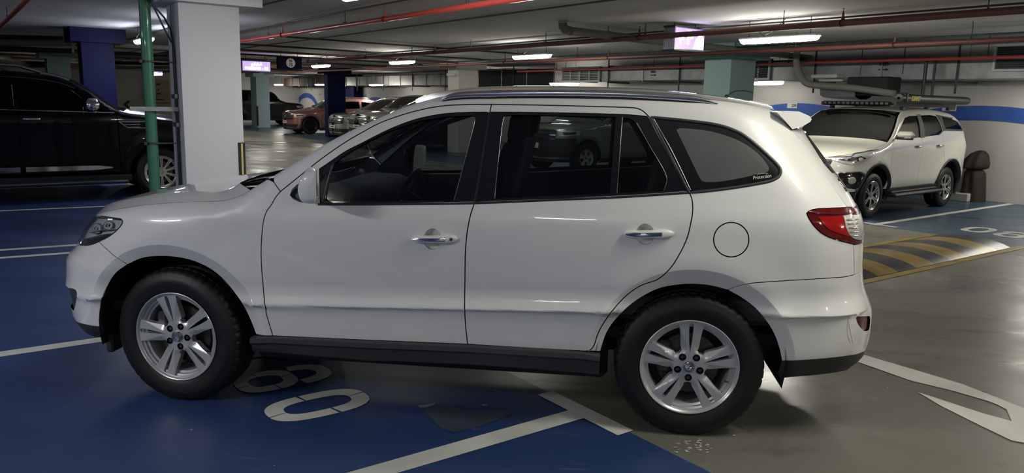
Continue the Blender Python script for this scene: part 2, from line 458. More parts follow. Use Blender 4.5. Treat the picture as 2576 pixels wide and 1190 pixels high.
def cdt_mesh(loops, hx, hy, rows=None, extra=None):
    """triangulate loops (first outer, rest holes) with an inner grid; returns verts2d, tris, loop index ranges"""
    allp = np.concatenate(loops); lo = allp.min(0); hi = allp.max(0)
    xs = np.arange(lo[0]+hx*.5, hi[0], hx); ys = np.arange(lo[1]+hy*.5, hi[1], hy)
    if rows is not None:
        keep = np.array([y for y in ys if np.abs(rows-y).min() > hy*.4]); ys = np.concatenate([keep, rows[(rows > lo[1]) & (rows < hi[1])]]) if len(keep) else rows
    gx, gy = np.meshgrid(xs, ys); g = np.stack([gx.ravel(), gy.ravel()], 1)
    g = g[poly_in(g, loops)]
    if extra is not None and len(extra):
        e2 = np.asarray(extra); e2 = e2[poly_in(e2, loops)]
        if len(e2): e2 = e2[seg_dist(e2, loops) > .004]
        if len(e2):
            if len(g):
                d = np.concatenate([((g[i:i+400, None]-e2[None])**2).sum(-1).min(1) for i in range(0, len(g), 400)]); k = (d > .013**2)
            else: k = np.zeros(0, bool)
        else: k = np.ones(len(g), bool)
        g = g[k]; g = g[seg_dist(g, loops) > min(hx, hy)*.35] if len(g) else g
        g = np.concatenate([g, e2]) if len(e2) else g
    elif len(g): g = g[seg_dist(g, loops) > min(hx, hy)*.35]
    vs = [Vector((float(p[0]), float(p[1]))) for p in allp]+[Vector((float(p[0]), float(p[1]))) for p in g]
    es = []; o = 0; rg = []
    for L in loops:
        n = len(L); es += [(o+i, o+(i+1) % n) for i in range(n)]; rg.append((o, n)); o += n
    r = delaunay_2d_cdt(vs, es, [], 0, 1e-6)
    nv = np.array([(v.x, v.y) for v in r[0]]); tr = [f for f in r[2] if len(f) == 3]
    T = np.array(tr); c = nv[T].mean(1); T = T[poly_in(c, loops)]
    a = nv[T]; ar = (a[:, 1, 0]-a[:, 0, 0])*(a[:, 2, 1]-a[:, 0, 1])-(a[:, 2, 0]-a[:, 0, 0])*(a[:, 1, 1]-a[:, 0, 1])
    T = np.where((ar < 0)[:, None], T[:, ::-1], T)
    return nv, T[np.abs(ar) > 1e-12], rg
def mk(name, V, F, Nn, m, parent, flip=False):
    me = bpy.data.meshes.new(name)
    if flip: F = [tuple(reversed(f)) for f in F]
    me.from_pydata([tuple(map(float, v)) for v in V], [], [tuple(map(int, f)) for f in F])
    for x in (m if isinstance(m, (list, tuple)) else [m]): me.materials.append(x)
    me.polygons.foreach_set('use_smooth', [True]*len(me.polygons))
    if Nn is not None: me.normals_split_custom_set_from_vertices([tuple(map(float, n)) for n in Nn])
    me.update()
    o = bpy.data.objects.new(name, me); COL.objects.link(o)
    if parent: o.parent = parent
    return o
def panel(S, name, m, parent, outer, holes=(), h=.035, gap=.0028, lip=.016, off=0., both=True, rows=None, origin=None, hstep=None, hgap=0., extra=None):
    """a sheet of the body surface bounded by loops in (p, t), its edges turned in; built on the near side and mirrored to the far side"""
    e = hstep or min(.025, h)
    loops = [shrink(resample(outer, e), gap)]+[shrink(resample(H, e), -hgap) for H in holes]
    nv, T, _ = cdt_mesh(loops, h, h, rows, extra)
    P3 = S.f(nv[:, 0], nv[:, 1]); N3 = S.n(nv[:, 0], nv[:, 1]); P3 = P3+N3*off
    V = list(P3); Nn = list(N3); F = [tuple(t) for t in T]
    if lip:
        for li, L in enumerate(loops):
            L = np.asarray(L); s = 1 if area(L) > 0 else -1
            if li > 0: s = -s
            A = S.f(L[:, 0], L[:, 1]); n = S.n(L[:, 0], L[:, 1]); A = A+n*off
            d = np.roll(A, -1, 0)-np.roll(A, 1, 0); d /= np.linalg.norm(d, axis=1, keepdims=True)+1e-12
            on = np.cross(d, n)*s; B = A-n*lip; o = len(V); k = len(L)
            mid = on*.8+n*.6; mid /= np.linalg.norm(mid, axis=1, keepdims=True)+1e-12
            V += list(A); Nn += list(mid); V += list(B); Nn += list(on)
            for i in range(k):
                j = (i+1) % k
                F.append((o+j, o+i, o+k+i, o+k+j) if s < 0 else (o+i, o+j, o+k+j, o+k+i)[::-1])
    V = np.array(V); Nn = np.array(Nn)
    org = np.array(origin if origin is not None else (0, 0, 0), float)
    res = [mk(name, V-org, F, Nn, m, parent)]
    if both:
        V2 = V.copy(); V2[:, 1] = 2*S.yc-V2[:, 1]; N2 = Nn.copy(); N2[:, 1] *= -1
        res.append(mk(name, V2-org, F, N2, m, parent, flip=True))
    return res
def ribs(S, name, m, parent, ps, crown, s0=-1., s1=1., ns=25, tk=None, origin=None, off=0., pw=2.4, smooth=60):
    """skin spanning from the near top edge of the body to the far one; crown(x) -> (dx, dz) of the middle"""
    org = Vector(origin) if origin is not None else Vector((0, 0, 0)); rows = []
    for p in ps:
        t = tk if tk is not None else None
        xx = p
        for _ in range(4):
            tm = float(S.tmax(xx)); q = S.f(p, tm); xx = float(q[0])
        r = []
        dx, dz = crown(xx)
        for k in range(ns):
            s = s0+(s1-s0)*k/(ns-1)
            if pw == 'hood':
                e = 1-abs(s); c = e/.17; c = 1-math.log(1+math.exp(-(c-1)*9))/9/1.0 if False else (c if c < .85 else (1-(1.15-c)**2/.6 if c < 1.15 else 1)); w = .50*c+.50*(1-s*s)
            else: w = 1-abs(s)**pw
            r.append(Vector((q[0]+dx*w, S.yc+(S.yc-q[1])*s, q[2]+dz*w+off))-org)
        rows.append(r)
    b = MB(); b.grid(rows); return b.build(name, m, parent, smooth=smooth)

# ------------------------------------------------------------------ wheels (axis along y, outer face towards -y, hub at the origin)
def rot2(p, a): c, s = math.cos(a), math.sin(a); return (p[0]*c-p[1]*s, p[0]*s+p[1]*c)
def plate_mesh(loops, hf, h, lip, hx=None):
    loops = [resample(L, h) for L in loops]
    nv, T, _ = cdt_mesh(loops, h*1.3, h*1.3)
    V = [(x, hf(x, z), z) for x, z in nv]; F = [tuple(t)[::-1] for t in T]
    F = [tuple(t) for t in T]
    for li, L in enumerate(loops):
        s = 1 if area(L) > 0 else -1
        if li > 0: s = -s
        o = len(V); k = len(L)
        for (x, z) in L: V.append((x, hf(x, z), z))
        for (x, z) in L: V.append((x, hf(x, z)+lip, z))
        for i in range(k):
            j = (i+1) % k
            F.append((o+i, o+k+i, o+k+j, o+j) if s > 0 else (o+j, o+k+j, o+k+i, o+i))
    return V, F
def make_wheel(name, parent, loc, R=.3695, rr=.243, width=.235, style='ten', spin=0., steer=0., squash=.0, side=-1, mats=None, hi=True, label=None):
    """side -1: outer face towards -y, +1: towards +y"""
    w = empty(name, loc); w.parent = parent
    fl = Matrix.Rotation(steer, 4, 'Z') @ (Matrix.Identity(4) if side < 0 else Matrix.Diagonal((1, -1, 1, 1)))
    mt, ma, md = (mats or (M['tyre'], M['alloy'], M['disc']))
    def fin(V, F, nm, m, smooth=40):
        b = MB(); vs = []
        for v in V:
            q = fl @ Vector(v); vs.append(q)
        b.add(vs, F if side < 0 else [tuple(reversed(f)) for f in F])
        return b.build(nm, m, w, smooth=smooth)
    n = 240 if hi else 48; wd = width
    prof = [(rr-.004, .016), (rr+.004, .006), (rr+.020, .001), (rr+.04, -.004), ((rr+R)/2+.005, -.007), (R-.050, -.003), (R-.028, .004),
            (R-.016, .011), (R-.008, .020), (R-.003, .034), (R-.001, .050), (R-.010, .051), (R-.010, .058), (R, .059), (R, .105), (R-.010, .106),
            (R-.010, .114), (R, .115), (R, wd-.115), (R-.009, wd-.114), (R-.009, wd-.106), (R, wd-.105), (R, wd-.055), (R-.004, wd-.034), (R-.016, wd-.011), (R-.05, wd+.003),
            ((rr+R)/2, wd+.006), (rr, wd-.01)]
    def mod(k, j, r, h):
        if hi and 8 <= j <= 11 and k % 5 == 0: r -= .006
        if hi and 13 <= j <= 14 and k % 5 == 2: r -= .005
        if hi and 7 <= j <= 8 and k % 5 == 0: h += .003
        return r, h
    b = MB(); b.lathe(prof, n, mod=mod)
    V = [(x, y, max(z, -R+squash)) for x, y, z in b.v]
    fin(V, b.f, 'tyre', mt, 35)
    # rim barrel with stepped flange
    q = rr/.243
    b = MB(); b.lathe([(.236*q, .020), (.243*q, .008), (.2435*q, .003), (.240*q, .001), (.234*q, .004), (.231*q, .010), (.226*q, .013), (.224*q, .022), (.214*q, .026), (.211*q, .036),
                       (.200*q, .040), (.197*q, .06), (.195*q, .15), (.205*q, wd-.02)], 72 if hi else 36)
    fin(b.v, b.f, 'rim_barrel', ma, 40)
    Ro = .232*q
    def arc(r, a0, a1, k): return [(r*math.cos(a0+(a1-a0)*i/k), r*math.sin(a0+(a1-a0)*i/k)) for i in range(k+1)]
    loops = [arc(Ro, 0, 2*math.pi*(1-1/90), 89)]
    if style == 'ten':            # five broad spokes, each split by a slot
        A5 = [math.pi/2+spin+i*2*math.pi/5 for i in range(5)]
        E = [(.37, .148), (.42, .178), (.5, .19), (.6, .197), (.7, .207), (.8, .224), (.93, .25)]
        for a in A5:
            g = a+math.pi/5
            left = []
            for r, e in E:              # edge of spoke a on its left side, in the frame of the spoke
                x = math.sqrt(max(r*r-e*e, 0)); left.append(rot2((x*rr, e*rr), a))
            right = [rot2((math.sqrt(r*r-e*e)*rr, -e*rr), a+2*math.pi/5) for r, e in E]
            a0 = math.atan2(left[-1][1], left[-1][0]); a1 = math.atan2(right[-1][1], right[-1][0])
            while a1 < a0: a1 += 2*math.pi
            top = arc(.93*rr, a0, a1, 10)[1:-1]
            inner = [rot2((.335*rr, 0), g)]
            loops.append((left+top+right[::-1]+inner)[::-1])
            sl = [(.29, 0), (.40, .012), (.55, .030), (.7, .040), (.84, .045), (.90, .040), (.925, .02), (.93, 0)]
            ss = [(x*rr, y*rr) for x, y in sl]+[(x*rr, -y*rr) for x, y in sl[-2:0:-1]]
            loops.append([rot2(p, a) for p in ss][::-1])
            lg = rot2((.238*rr, 0), g); loops.append([(lg[0]+.075*rr*math.cos(t), lg[1]+.075*rr*math.sin(t)) for t in [-2*math.pi*i/16 for i in range(16)]])
        def hf(x, z):
            r = math.hypot(x, z)/rr; th = math.atan2(z, x); best = min(A5, key=lambda a: abs((th-a+math.pi) % (2*math.pi)-math.pi))
            dl = (th-best+math.pi) % (2*math.pi)-math.pi; d = abs(r*math.sin(dl))
            cr = .03+max(0, (r-.33))*.37
            y = .012+.012*min(1, max(0, (1-r)))
            if r > .3: y += max(0, d-cr)*rr*.55*min(1, (r-.3)*8)
            if r < .36: y -= .004*(1-r/.36)
            return y
        V, F = plate_mesh(loops, hf, .006 if hi else .014, .034)
        fin(V, F, 'spokes', ma, 22)
        for a in A5:
            b = MB(); lg = rot2((.238*rr, 0), a+math.pi/5)
            b.lathe([(.0001, .022), (.009, .022), (.011, .026), (.011, .046)], 6, c=(lg[0], 0, lg[1]))
            b.lathe([(.074*rr, .018), (.072*rr, .05), (.0001, .05)], 16, c=(lg[0], 0, lg[1]))
            fin(b.v, b.f, 'lug_nut', M['disc'], 30)
        cap = .118*rr
        b = MB(); b.lathe([(.0001, .0035), (cap*.8, .0035), (cap*.93, .005), (cap, .009), (cap, .02)], 32)
        fin(b.v, b.f, 'centre_cap', M['satin'], 40)
        if hi:                      # oval badge with a slanted letter, raised on the cap
            b = MB(); n2 = 40
            ov = [(.8*cap*math.cos(t), .0015, .52*cap*math.sin(t)) for t in [2*math.pi*i/n2 for i in range(n2+1)]]
            b.tube(ov, .0012, 6)
            for pts in ([(-.42, -.36), (-.18, .42)], [(.18, -.42), (.42, .36)], [(-.34, -.1), (0, .06), (.32, .1)]):
                b.tube([(x*cap, .0015, z*cap*.9) for x, z in pts], .0022, 6)
            fin([tuple(Matrix.Rotation(spin+.35, 3, 'Y') @ Vector(v)) for v in b.v], b.f, 'badge', M['chrome'], 60)
    elif style == 'multi' or style == 'six' or style == 'five':
        ns, hw0, hw1, ri = {'multi': (10, .05, .10, .27), 'six': (6, .10, .16, .28), 'five': (5, .16, .30, .36)}[style]
        As = [math.pi/2+spin+i*2*math.pi/ns for i in range(ns)]
        for a in As:
            left = [rot2((math.sqrt(r*r-e*e)*rr, e*rr), a) for r, e in [(ri+.06, hw0), (.6, (hw0+hw1)/2*.9), (.93, hw1)]]
            right = [rot2((math.sqrt(r*r-e*e)*rr, -e*rr), a+2*math.pi/ns) for r, e in [(ri+.06, hw0), (.6, (hw0+hw1)/2*.9), (.93, hw1)]]
            a0 = math.atan2(left[-1][1], left[-1][0]); a1 = math.atan2(right[-1][1], right[-1][0])
            while a1 < a0: a1 += 2*math.pi
            loops.append((left+arc(.93*rr, a0, a1, 4)[1:-1]+right[::-1]+[rot2((ri*rr, 0), a+math.pi/ns)])[::-1])
            if style in ('multi', 'six'):
                hs = .018 if style == 'multi' else .045
                sl = [(.36, 0), (.6, hs*.7), (.86, hs), (.9, 0)]
                loops.append([rot2((x*rr, y*rr), a) for x, y in sl+[(x, -y) for x, y in sl[-2:0:-1]]][::-1])
        V, F = plate_mesh(loops, lambda x, z: .012+.016*(1-math.hypot(x, z)/rr), .02, .03)
        fin(V, F, 'spokes', ma, 25)
        b = MB(); b.lathe([(.0001, .016), (.12*rr, .018), (.13*rr, .03)], 20)
        fin(b.v, b.f, 'centre_cap', M['satin'] if style != 'five' else M['disc'], 40)
    b = MB(); b.lathe([(.0001, .085), (.155*q, .085), (.158*q, .09), (.158*q, .105), (.0001, .105)], 48)
    b.lathe([(.0001, .06), (.075*q, .062), (.08*q, .085)], 30)
    fin(b.v, b.f, 'brake_disc', M['disc'], 30)
    if hi:
        b = MB(); b.box((-.12, .09, .03), (.07, .07, .17), bev=.015)
        fin(b.v, b.f, 'brake_caliper', M['plastic_g'], 30)
        b = MB(); b.tube([(.207*rr/.243*math.cos(-.35), .03, .207*math.sin(-.35)), (.19*math.cos(-.35), .014, .19*math.sin(-.35))], .004, 8)
        fin(b.v, b.f, 'tyre_valve', M['rubber'], 60)
    b = MB(); b.lathe([(.0001, wd*.62), (rr*.82, wd*.62), (rr*.82, wd*.66), (.0001, wd*.66)], 32)
    fin(b.v, b.f, 'inner_shield', M['under'], 30)
    return w
def arch_well(parent, x, z, r, y0, y1, origin=(0, 0, 0)):
    b = MB(); n = 24; rows = []
    o = Vector(origin)
    for y in (y0, y1):
        rows.append([Vector((x+r*math.cos(math.pi*1.07-(math.pi*1.14)*k/n), y, z+r*math.sin(math.pi*1.07-(math.pi*1.14)*k/n)))-o for k in range(n+1)])
    b.grid(rows)
    c = [Vector((q.x, q.y, q.z)) for q in rows[1]]
    b.add(c, [tuple(range(len(c)))])
    return b.build('wheel_arch_liner', M['well'], parent, smooth=40)

# ================================================================== the garage
CZ = 2.87
M['floor_aisle'] = floor_mat('aisle_floor_coating', (.150, .147, .120), (.195, .19, .16), .34, .26, .5)
M['floor_blue'] = floor_mat('blue_bay_coating', (.019, .045, .136), (.034, .066, .168), .42, .16, .35, scratch=.25)
M['floor_blue2'] = floor_mat('grey_blue_bay_coating', (.04, .075, .12), (.05, .09, .14), .34, .2, .4)
M['line'] = mat('white_floor_paint', (.60, .60, .56), .5, mott=.18, mscale=2.5)
M['line_y'] = mat('worn_yellow_floor_paint', (.28, .20, .05), .5, mott=.3, mscale=3)
M['patch'] = mat('bare_grey_patch', (.035, .05, .075), .6, mott=.35, mscale=6)
M['ceiling'] = mat('painted_concrete_ceiling', (.62, .60, .61), .9, bump=.25, bscale=9, mott=.06, mscale=1.2)
M['wall'] = mat('white_painted_wall', (.56, .54, .52), .75, bump=.1, bscale=14, mott=.04, mscale=1)
M['col_white'] = mat('white_painted_column', (.60, .59, .60), .6, bump=.08, bscale=14)
M['col_cream'] = mat('cream_painted_column', (.62, .60, .53), .6)
M['col_blue'] = mat('blue_painted_column', (.003, .005, .045), .55, spec=.15)
M['col_teal'] = mat('pale_teal_painted_column', (.33, .48, .46), .55)
M['wall_blue'] = mat('blue_wall_band_paint', (.035, .10, .42), .6)
M['pipe_red'] = mat('red_sprinkler_pipe_paint', (.42, .05, .035), .38, coat=.3)
M['pipe_dark'] = mat('dark_red_pipe_paint', (.13, .045, .035), .5)
M['pipe_green'] = mat('green_pipe_paint', (.04, .17, .095), .45, coat=.2)
M['pipe_grey'] = mat('grey_plastic_pipe', (.20, .20, .18), .5)
M['conduit'] = mat('dark_steel_conduit', (.05, .05, .05), .45, metal=.5)
M['galv'] = mat('galvanised_steel', (.30, .31, .33), .38, metal=.7, mott=.15, mscale=5)
M['galv_d'] = mat('dull_duct_steel', (.36, .36, .36), .45, metal=.3, mott=.2, mscale=4)
M['vent'] = mat('white_grille_frame', (.60, .61, .61), .5)
M['dark'] = mat('dark_void', (.02, .02, .02), .8)
M['brown'] = mat('brown_insulated_duct', (.09, .05, .035), .7)
M['bump_y'] = mat('yellow_rubber_hump', (.27, .175, .05), .32, mott=.3, mscale=5)
M['bump_k'] = mat('black_rubber_hump', (.04, .04, .04), .32, mott=.3, mscale=5)
M['guard_y'] = mat('yellow_guard_stripe', (.62, .52, .16), .5)
M['sign_k'] = mat('dark_blue_sign_face', (.010, .009, .026), .8, spec=.1)
M['sign_p'] = mat('backlit_purple_face', (.3, .2, .8), .4, emit=(.30, .22, 1.0), es=1.1)
M['sign_w'] = mat('backlit_white_lettering', (1, 1, 1), .4, emit=(.9, .88, 1.0), es=5)
M['concrete'] = mat('white_concrete_block', (.5, .49, .45), .8)

def slab(name, x0, x1, y0, y1, z, m, up=True, n=1):
    b = MB(GM); f = (0, 1, 2, 3)
    b.add([(x0, y0, z), (x1, y0, z), (x1, y1, z), (x0, y1, z)], [f if up else f[::-1]])
    return b.build(name, m)
AX0, AX1, BX0, BX1 = -16, 17.7, -16, 44
structure(slab('floor', AX0, AX1, BX0, BX1, 0, M['floor_aisle']))
structure(slab('ceiling', AX0, AX1, BX0, BX1, CZ, M['ceiling'], up=False))
for nm, v in (('wall_right', [(14.85, BX0), (14.85, 15)]), ('wall_return', [(14.85, 15), (AX1, 15)]), ('wall_right', [(AX1, 15), (AX1, BX1)]), ('wall_far', [(AX1, BX1), (AX0, BX1)]), ('wall_left', [(AX0, BX1), (AX0, BX0)]), ('wall_near', [(AX0, BX0), (AX1, BX0)])):
    b = MB(GM); (a0, b0), (a1, b1) = v
    b.add([(a0, b0, 0), (a1, b1, 0), (a1, b1, CZ), (a0, b0, CZ)], [(0, 1, 2, 3)]); structure(b.build(nm, M['wall']))
# painted areas and lines on the floor
def decal(name, pts, z, m, label, cat='floor marking', group=None, world=False, holes=()):
    nv, T, _ = cdt_mesh([resample(L, .25) for L in [pts]+list(holes)], 9, 9)
    b = MB(None if world else GM); b.add([(x, y, z) for x, y in nv], [tuple(t) for t in T])
    return tag(b.build(name, m), label, cat, group)
def rect(a0, a1, b0, b1): return [(a0, b0), (a1, b0), (a1, b1), (a0, b1)]
decal('bay_paint', rect(AX0+.01, 1.80, BX0+.01, BX1-.01), .002, M['floor_blue'], 'deep blue floor paint of the parking bays under the front of the white SUV', 'painted floor')
decal('bay_paint', [(9.85, BX0+.01), (14.84, BX0+.01), (14.84, 15.01), (17.69, 15.01), (17.69, BX1-.01), (11.6, BX1-.01), (10.6, 21), (9.85, 16)], .002, M['floor_blue2'], 'grey-blue floor paint of the bays along the white back wall', 'painted floor')
def line(name, a0, b0, a1, b1, w, label, group=None, m='line', z=.004):
    d = np.array([a1-a0, b1-b0]); d /= np.linalg.norm(d); n = np.array([-d[1], d[0]])*w/2
    return decal(name, [(a0-n[0], b0-n[1]), (a1-n[0], b1-n[1]), (a1+n[0], b1+n[1]), (a0+n[0], b0+n[1])], z, M[m], label, group=group)
line('parking_line', -5.5, -1.30, 1.72, -1.30, .125, 'white bay line crossing the blue floor left of the rear wheel')
line('parking_line', 1.775, -1.62, 1.775, -.97, .11, 'short white cross bar ending the nearest bay line beside the rear wheel', z=.0045)
line('parking_line', -5.5, 1.42, 1.72, 1.42, .115, 'white bay line running under the front bumper of the white SUV')
line('parking_line', 1.775, 1.12, 1.775, 1.74, .11, 'short white cross bar in the shadow beneath the middle of the white SUV', z=.0045)
line('parking_line', -5.5, 4.66+.5, 1.75, 4.66-.02, .10, 'nearer of the paired white bay lines beyond the front bumper, by the white column')
line('parking_line', -5.5, 5.20+.45, 1.75, 5.08, .10, 'farther of the paired white bay lines beyond the front bumper, by the white column')
line('parking_line', -5.5, 8.95, 1.75, 8.20, .10, 'white bay line alongside the big black SUV')
line('parking_line', 9.86, 1.56, 14.80, 1.66, .11, 'white bay line beside the cream SUV with the roof rack, reaching the back wall')
line('parking_line', 9.93, 1.25, 9.93, 1.85, .10, 'short white cross bar ending the bay line beside the cream SUV', z=.0045)
# arrow on the aisle
arr = [(2158.5, 912), (2174, 894), (2261.6, 920), (2420, 967.4), (2576, 1028), (2700, 1076), (2700, 1128), (2576, 1115.6), (2544.7, 1110), (2462.7, 1070.6), (2367.5, 1023), (2307.7, 987.5), (2473, 1041.5), (2544.7, 1061), (2531.5, 1031), (2505, 1018), (2484, 1010), (2400, 985.5), (2288, 958)]
decal('lane_arrow', [tuple(onz(u, v)[:2]) for u, v in arr], .004, M['line'], 'large white direction arrow painted on the grey aisle behind the white SUV', world=True)
# stencilled numbers
def stencil(ch, a0, b0, L, w, label, cx=None):
    """digit lying on the floor, top towards +a, reading towards -b"""
    b = MB(GM)
    def P(u, v): return (a0+v*L, b0-u*w, .0045)        # u across 0..1, v up 0..1
    def ringq(cx, cy, rx, ry, tx, ty, t0, t1, n=14):
        rows = []
        for i in range(n+1):
            t = t0+(t1-t0)*i/n; c, s = math.cos(t), math.sin(t)
            f = lambda q, e: math.copysign(abs(q)**e, q)
            rows.append([P(cx+rx*f(c, .75), cy+ry*f(s, .75)), P(cx+(rx-tx)*f(c, .75), cy+(ry-ty)*f(s, .75))])
        b.grid(rows, flip=True)
    g = .022
    if ch == '0':
        for k in range(4): ringq(.5, .5, .5, .5, .25, .17, k*math.pi/2+g+.12, (k+1)*math.pi/2-g+.12)
    if ch == '6':
        for k in range(4): ringq(.5, .31, .5, .31, .25, .14, k*math.pi/2+g+.12, (k+1)*math.pi/2-g+.12)
        ringq(.5, .56, .5, .44, .25, .15, .10, math.pi*.97, 20)
    if ch == '1': b.add([P(.35, 0), P(.65, 0), P(.65, 1), P(.35, 1)], [(3, 2, 1, 0)])
    return tag(b.build('bay_number', M['line']), label, 'floor marking')
stencil('0', .355, -.262, .56, .335, 'large white stencilled numeral 0 on the blue floor below the front door')
stencil('6', .345, .235, .56, .335, 'white stencilled numeral 6 in shadow under the front door of the white SUV')
stencil('1', .33, .74, .60, .36, 'white stencilled stroke mostly hidden behind the front tyre')
stencil('0', 10.50, .72, .62, .36, 'pale stencilled numeral 0 on the floor beyond the striped hump')
stencil('6', 10.47, .27, .62, .36, 'pale stencilled numeral 6 at the right edge beyond the striped hump')
decal('floor_patch', [tuple(onz(u, v)[:2]) for u, v in [(1062, 1032), (1080, 1024), (1120, 1022), (1160, 1030), (1215, 1038), (1262, 1030), (1290, 1042), (1240, 1062), (1190, 1078), (1140, 1090), (1108, 1078), (1094, 1062)]], .0035, M['patch'], 'dark worn patch in the blue paint in front of the SUV', 'floor stain', world=True)
for i, (q, lb) in enumerate([([(1052, 1021), (1075, 1019), (1097, 1013), (1093, 1020), (1070, 1027), (1056, 1027)], 'pale chip in the blue paint above the dark patch'), ([(1210, 1020), (1222, 1017), (1228, 1021), (1216, 1023)], 'small pale chip in the blue paint in the shadow near the cross bar')]):
    decal('paint_chip', [tuple(onz(u, v)[:2]) for u, v in q], .0036, M['pipe_grey'], lb, 'floor stain', world=True)
random.seed(5)
b = MB()
for k in range(46):
    u, v = 1697+random.choice([0, 1, 2, 3])*26+random.uniform(0, 15), random.uniform(1105, 1140)
    p = onz(u, v); w, h = random.uniform(.006, .02), random.uniform(.003, .007); a = random.uniform(-.3, .3)
    b.box((p.x, p.y, .003), (w, h, .001), rz=a)
tag(b.build('lettering_residue', M['line']), 'faint scraps of white lettering left on the floor beneath the rear tyre', 'floor stain', kind='stuff')
b = MB(GM)
for k in range(150):
    a, bb = random.uniform(-2, 7.5), random.uniform(-4, 3); r = random.uniform(.003, .009)
    b.add([(a+r*math.cos(t)*random.uniform(.6, 1.3), bb+r*math.sin(t)*random.uniform(.4, 1), .005) for t in (0, 1.2, 2.4, 3.6, 4.9)], [(0, 1, 2, 3, 4)])
tag(b.build('floor_specks', M['line']), 'tiny white specks of grit scattered over the floor', 'grit', kind='stuff')
# speed hump: striped half-barrel across the aisle
hb0, hb1 = -.33, .60; hs = .385; n_st = 16
hump = empty('speed_hump', gw(6.7, .13), TH, 'rounded black and yellow striped speed hump on the aisle at the right', 'speed hump')
def hz(b_): t = (b_-hb0)/(hb1-hb0); return .075*(max(0, 1-(2*t-1)**2))**.8+.004
for k in range(n_st):
    a1 = 9.62-k*hs; a0 = a1-hs; b = MB(); rows = []
    for i in range(15):
        bb = hb0+(hb1-hb0)*i/14; e = .30*max(0, 1-(2*i/14-1)**2)**.5*(1 if k == 0 else 0)
        rows.append([(a0-6.7, bb-.13, hz(bb)), ((a0+a1)/2-6.7, bb-.13, hz(bb)), (a1-6.7, bb-.13, hz(bb))])
    b.grid(rows, flip=False)
    b.f = [tuple(reversed(f)) for f in b.f]
    b.add([(a1-6.7, r[2][1], r[2][2]) for r in rows], [tuple(range(15))])
    b.build('hump_segment', M['bump_k' if k % 2 == 0 else 'bump_y'], hump, smooth=50)
b = MB(); rows = []
for i in range(13):
    t = math.pi*i/12; rows.append([(9.62-6.7, .5*(hb0+hb1)-.13-.465*math.cos(t), hz(.5*(hb0+hb1)-.465*math.cos(t))), (9.62-6.7+.16*math.sin(t), .5*(hb0+hb1)-.13-.40*math.cos(t), .004)])
b.grid(rows); b.build('hump_end_cap', M['bump_y'], hump, smooth=50)
line('hump_border', 3.4, -.39, 9.95, -.39, .10, 'worn yellow line edging the near side of the speed hump', m='line_y', z=.003)
line('hump_border', 3.4, .67, 9.85, .67, .09, 'worn yellow line edging the far side of the speed hump', m='line_y', z=.003)

# columns: (name, colour, near corner M px & plane, ...) in grid coordinates a0, a1, b0, b1
def column(a0, a1, b0, b1, m, label, cap=.2, zc=2.60, guard=None, cm=None):
    e = empty('column', gw((a0+a1)/2, (b0+b1)/2), TH, label, 'column')
    ca, cb = (a0+a1)/2, (b0+b1)/2; b = MB()
    b.box((0, 0, (zc)/2), (a1-a0, b1-b0, zc)); b.build('shaft', m, e)
    b = MB(); b.box((0, 0, (zc+CZ)/2), (a1-a0+2*cap, b1-b0+2*cap, CZ-zc)); b.build('capital', cm or m, e)
    if guard:
        for sa, sb in guard:
            if True:
                x, y = sa*(a1-a0)/2, sb*(b1-b0)/2
                b = MB(); b.box((x-sa*.028, y+sb*.005, .6), (.076, .012, 1.02)); b.box((x+sa*.005, y-sb*.028, .6), (.012, .076, 1.02)); g = b.build('corner_guard', M['rubber'], e)
                b = MB(); b.box((x-sa*.026, y+sb*.0115, .6), (.020, .003, 1.0)); b.box((x+sa*.0115, y-sb*.026, .6), (.003, .020, 1.0)); b.build('guard_stripe', M['guard_y'], g) if sa > 0 else None
    return e
bF = 4.77
cA0 = onplane(470, 460, 'b', bF)[0]; cA1 = onplane(614, 380, 'b', bF)[0]; cB1 = onplane(441, 440, 'a', cA0)[1]
colN = column(cA0, cA1, bF, cB1, M['col_white'], 'white square column with conduits standing behind the bonnet of the white SUV', guard=[(1, -1), (1, 1)])
column(1.48, 2.06, 13.3, 13.8, M['col_blue'], 'dark blue column with wide capital behind the big black SUV')
column(1.88, 2.50, 23.2, 23.8, M['col_teal'], 'pale teal column left of the dark blue one, far beyond the black SUV')
mA, mB = 11.95, 5.93
column(mA, onplane(1898, 200, 'b', mB)[0], mB, onplane(1771, 200, 'a', mA)[1], M['col_teal'], 'pale teal column rising behind the rear end of the white SUV roof')
mA, mB = 12.23, 16.5
column(mA, onplane(1202, 190, 'b', mB)[0], mB, onplane(1127, 190, 'a', mA)[1], M['col_cream'], 'cream column with a small camera on it, above the front of the roof', guard=[(1, -1)])
mA, mB = 12.2, 26.55
column(mA, onplane(870, 300, 'b', mB)[0], mB, onplane(817, 300, 'a', mA)[1], M['col_blue'], 'deep blue column between the rose car and the silver pickup')
mA, mB = 12.52, 36.5
column(mA, onplane(680, 300, 'b', mB)[0], mB, onplane(633, 300, 'a', mA)[1], mat('grey_teal_column', (.40, .54, .60), .6), 'distant grey-teal column in front of the dark van', guard=[(-1, -1)])
b = MB(GM); b.box((17.4, onplane(879, 230, 'a', 17.15)[1], 1.43), (.5, 1.1, 2.86)); structure(b.build('trim_1', M['col_blue']))
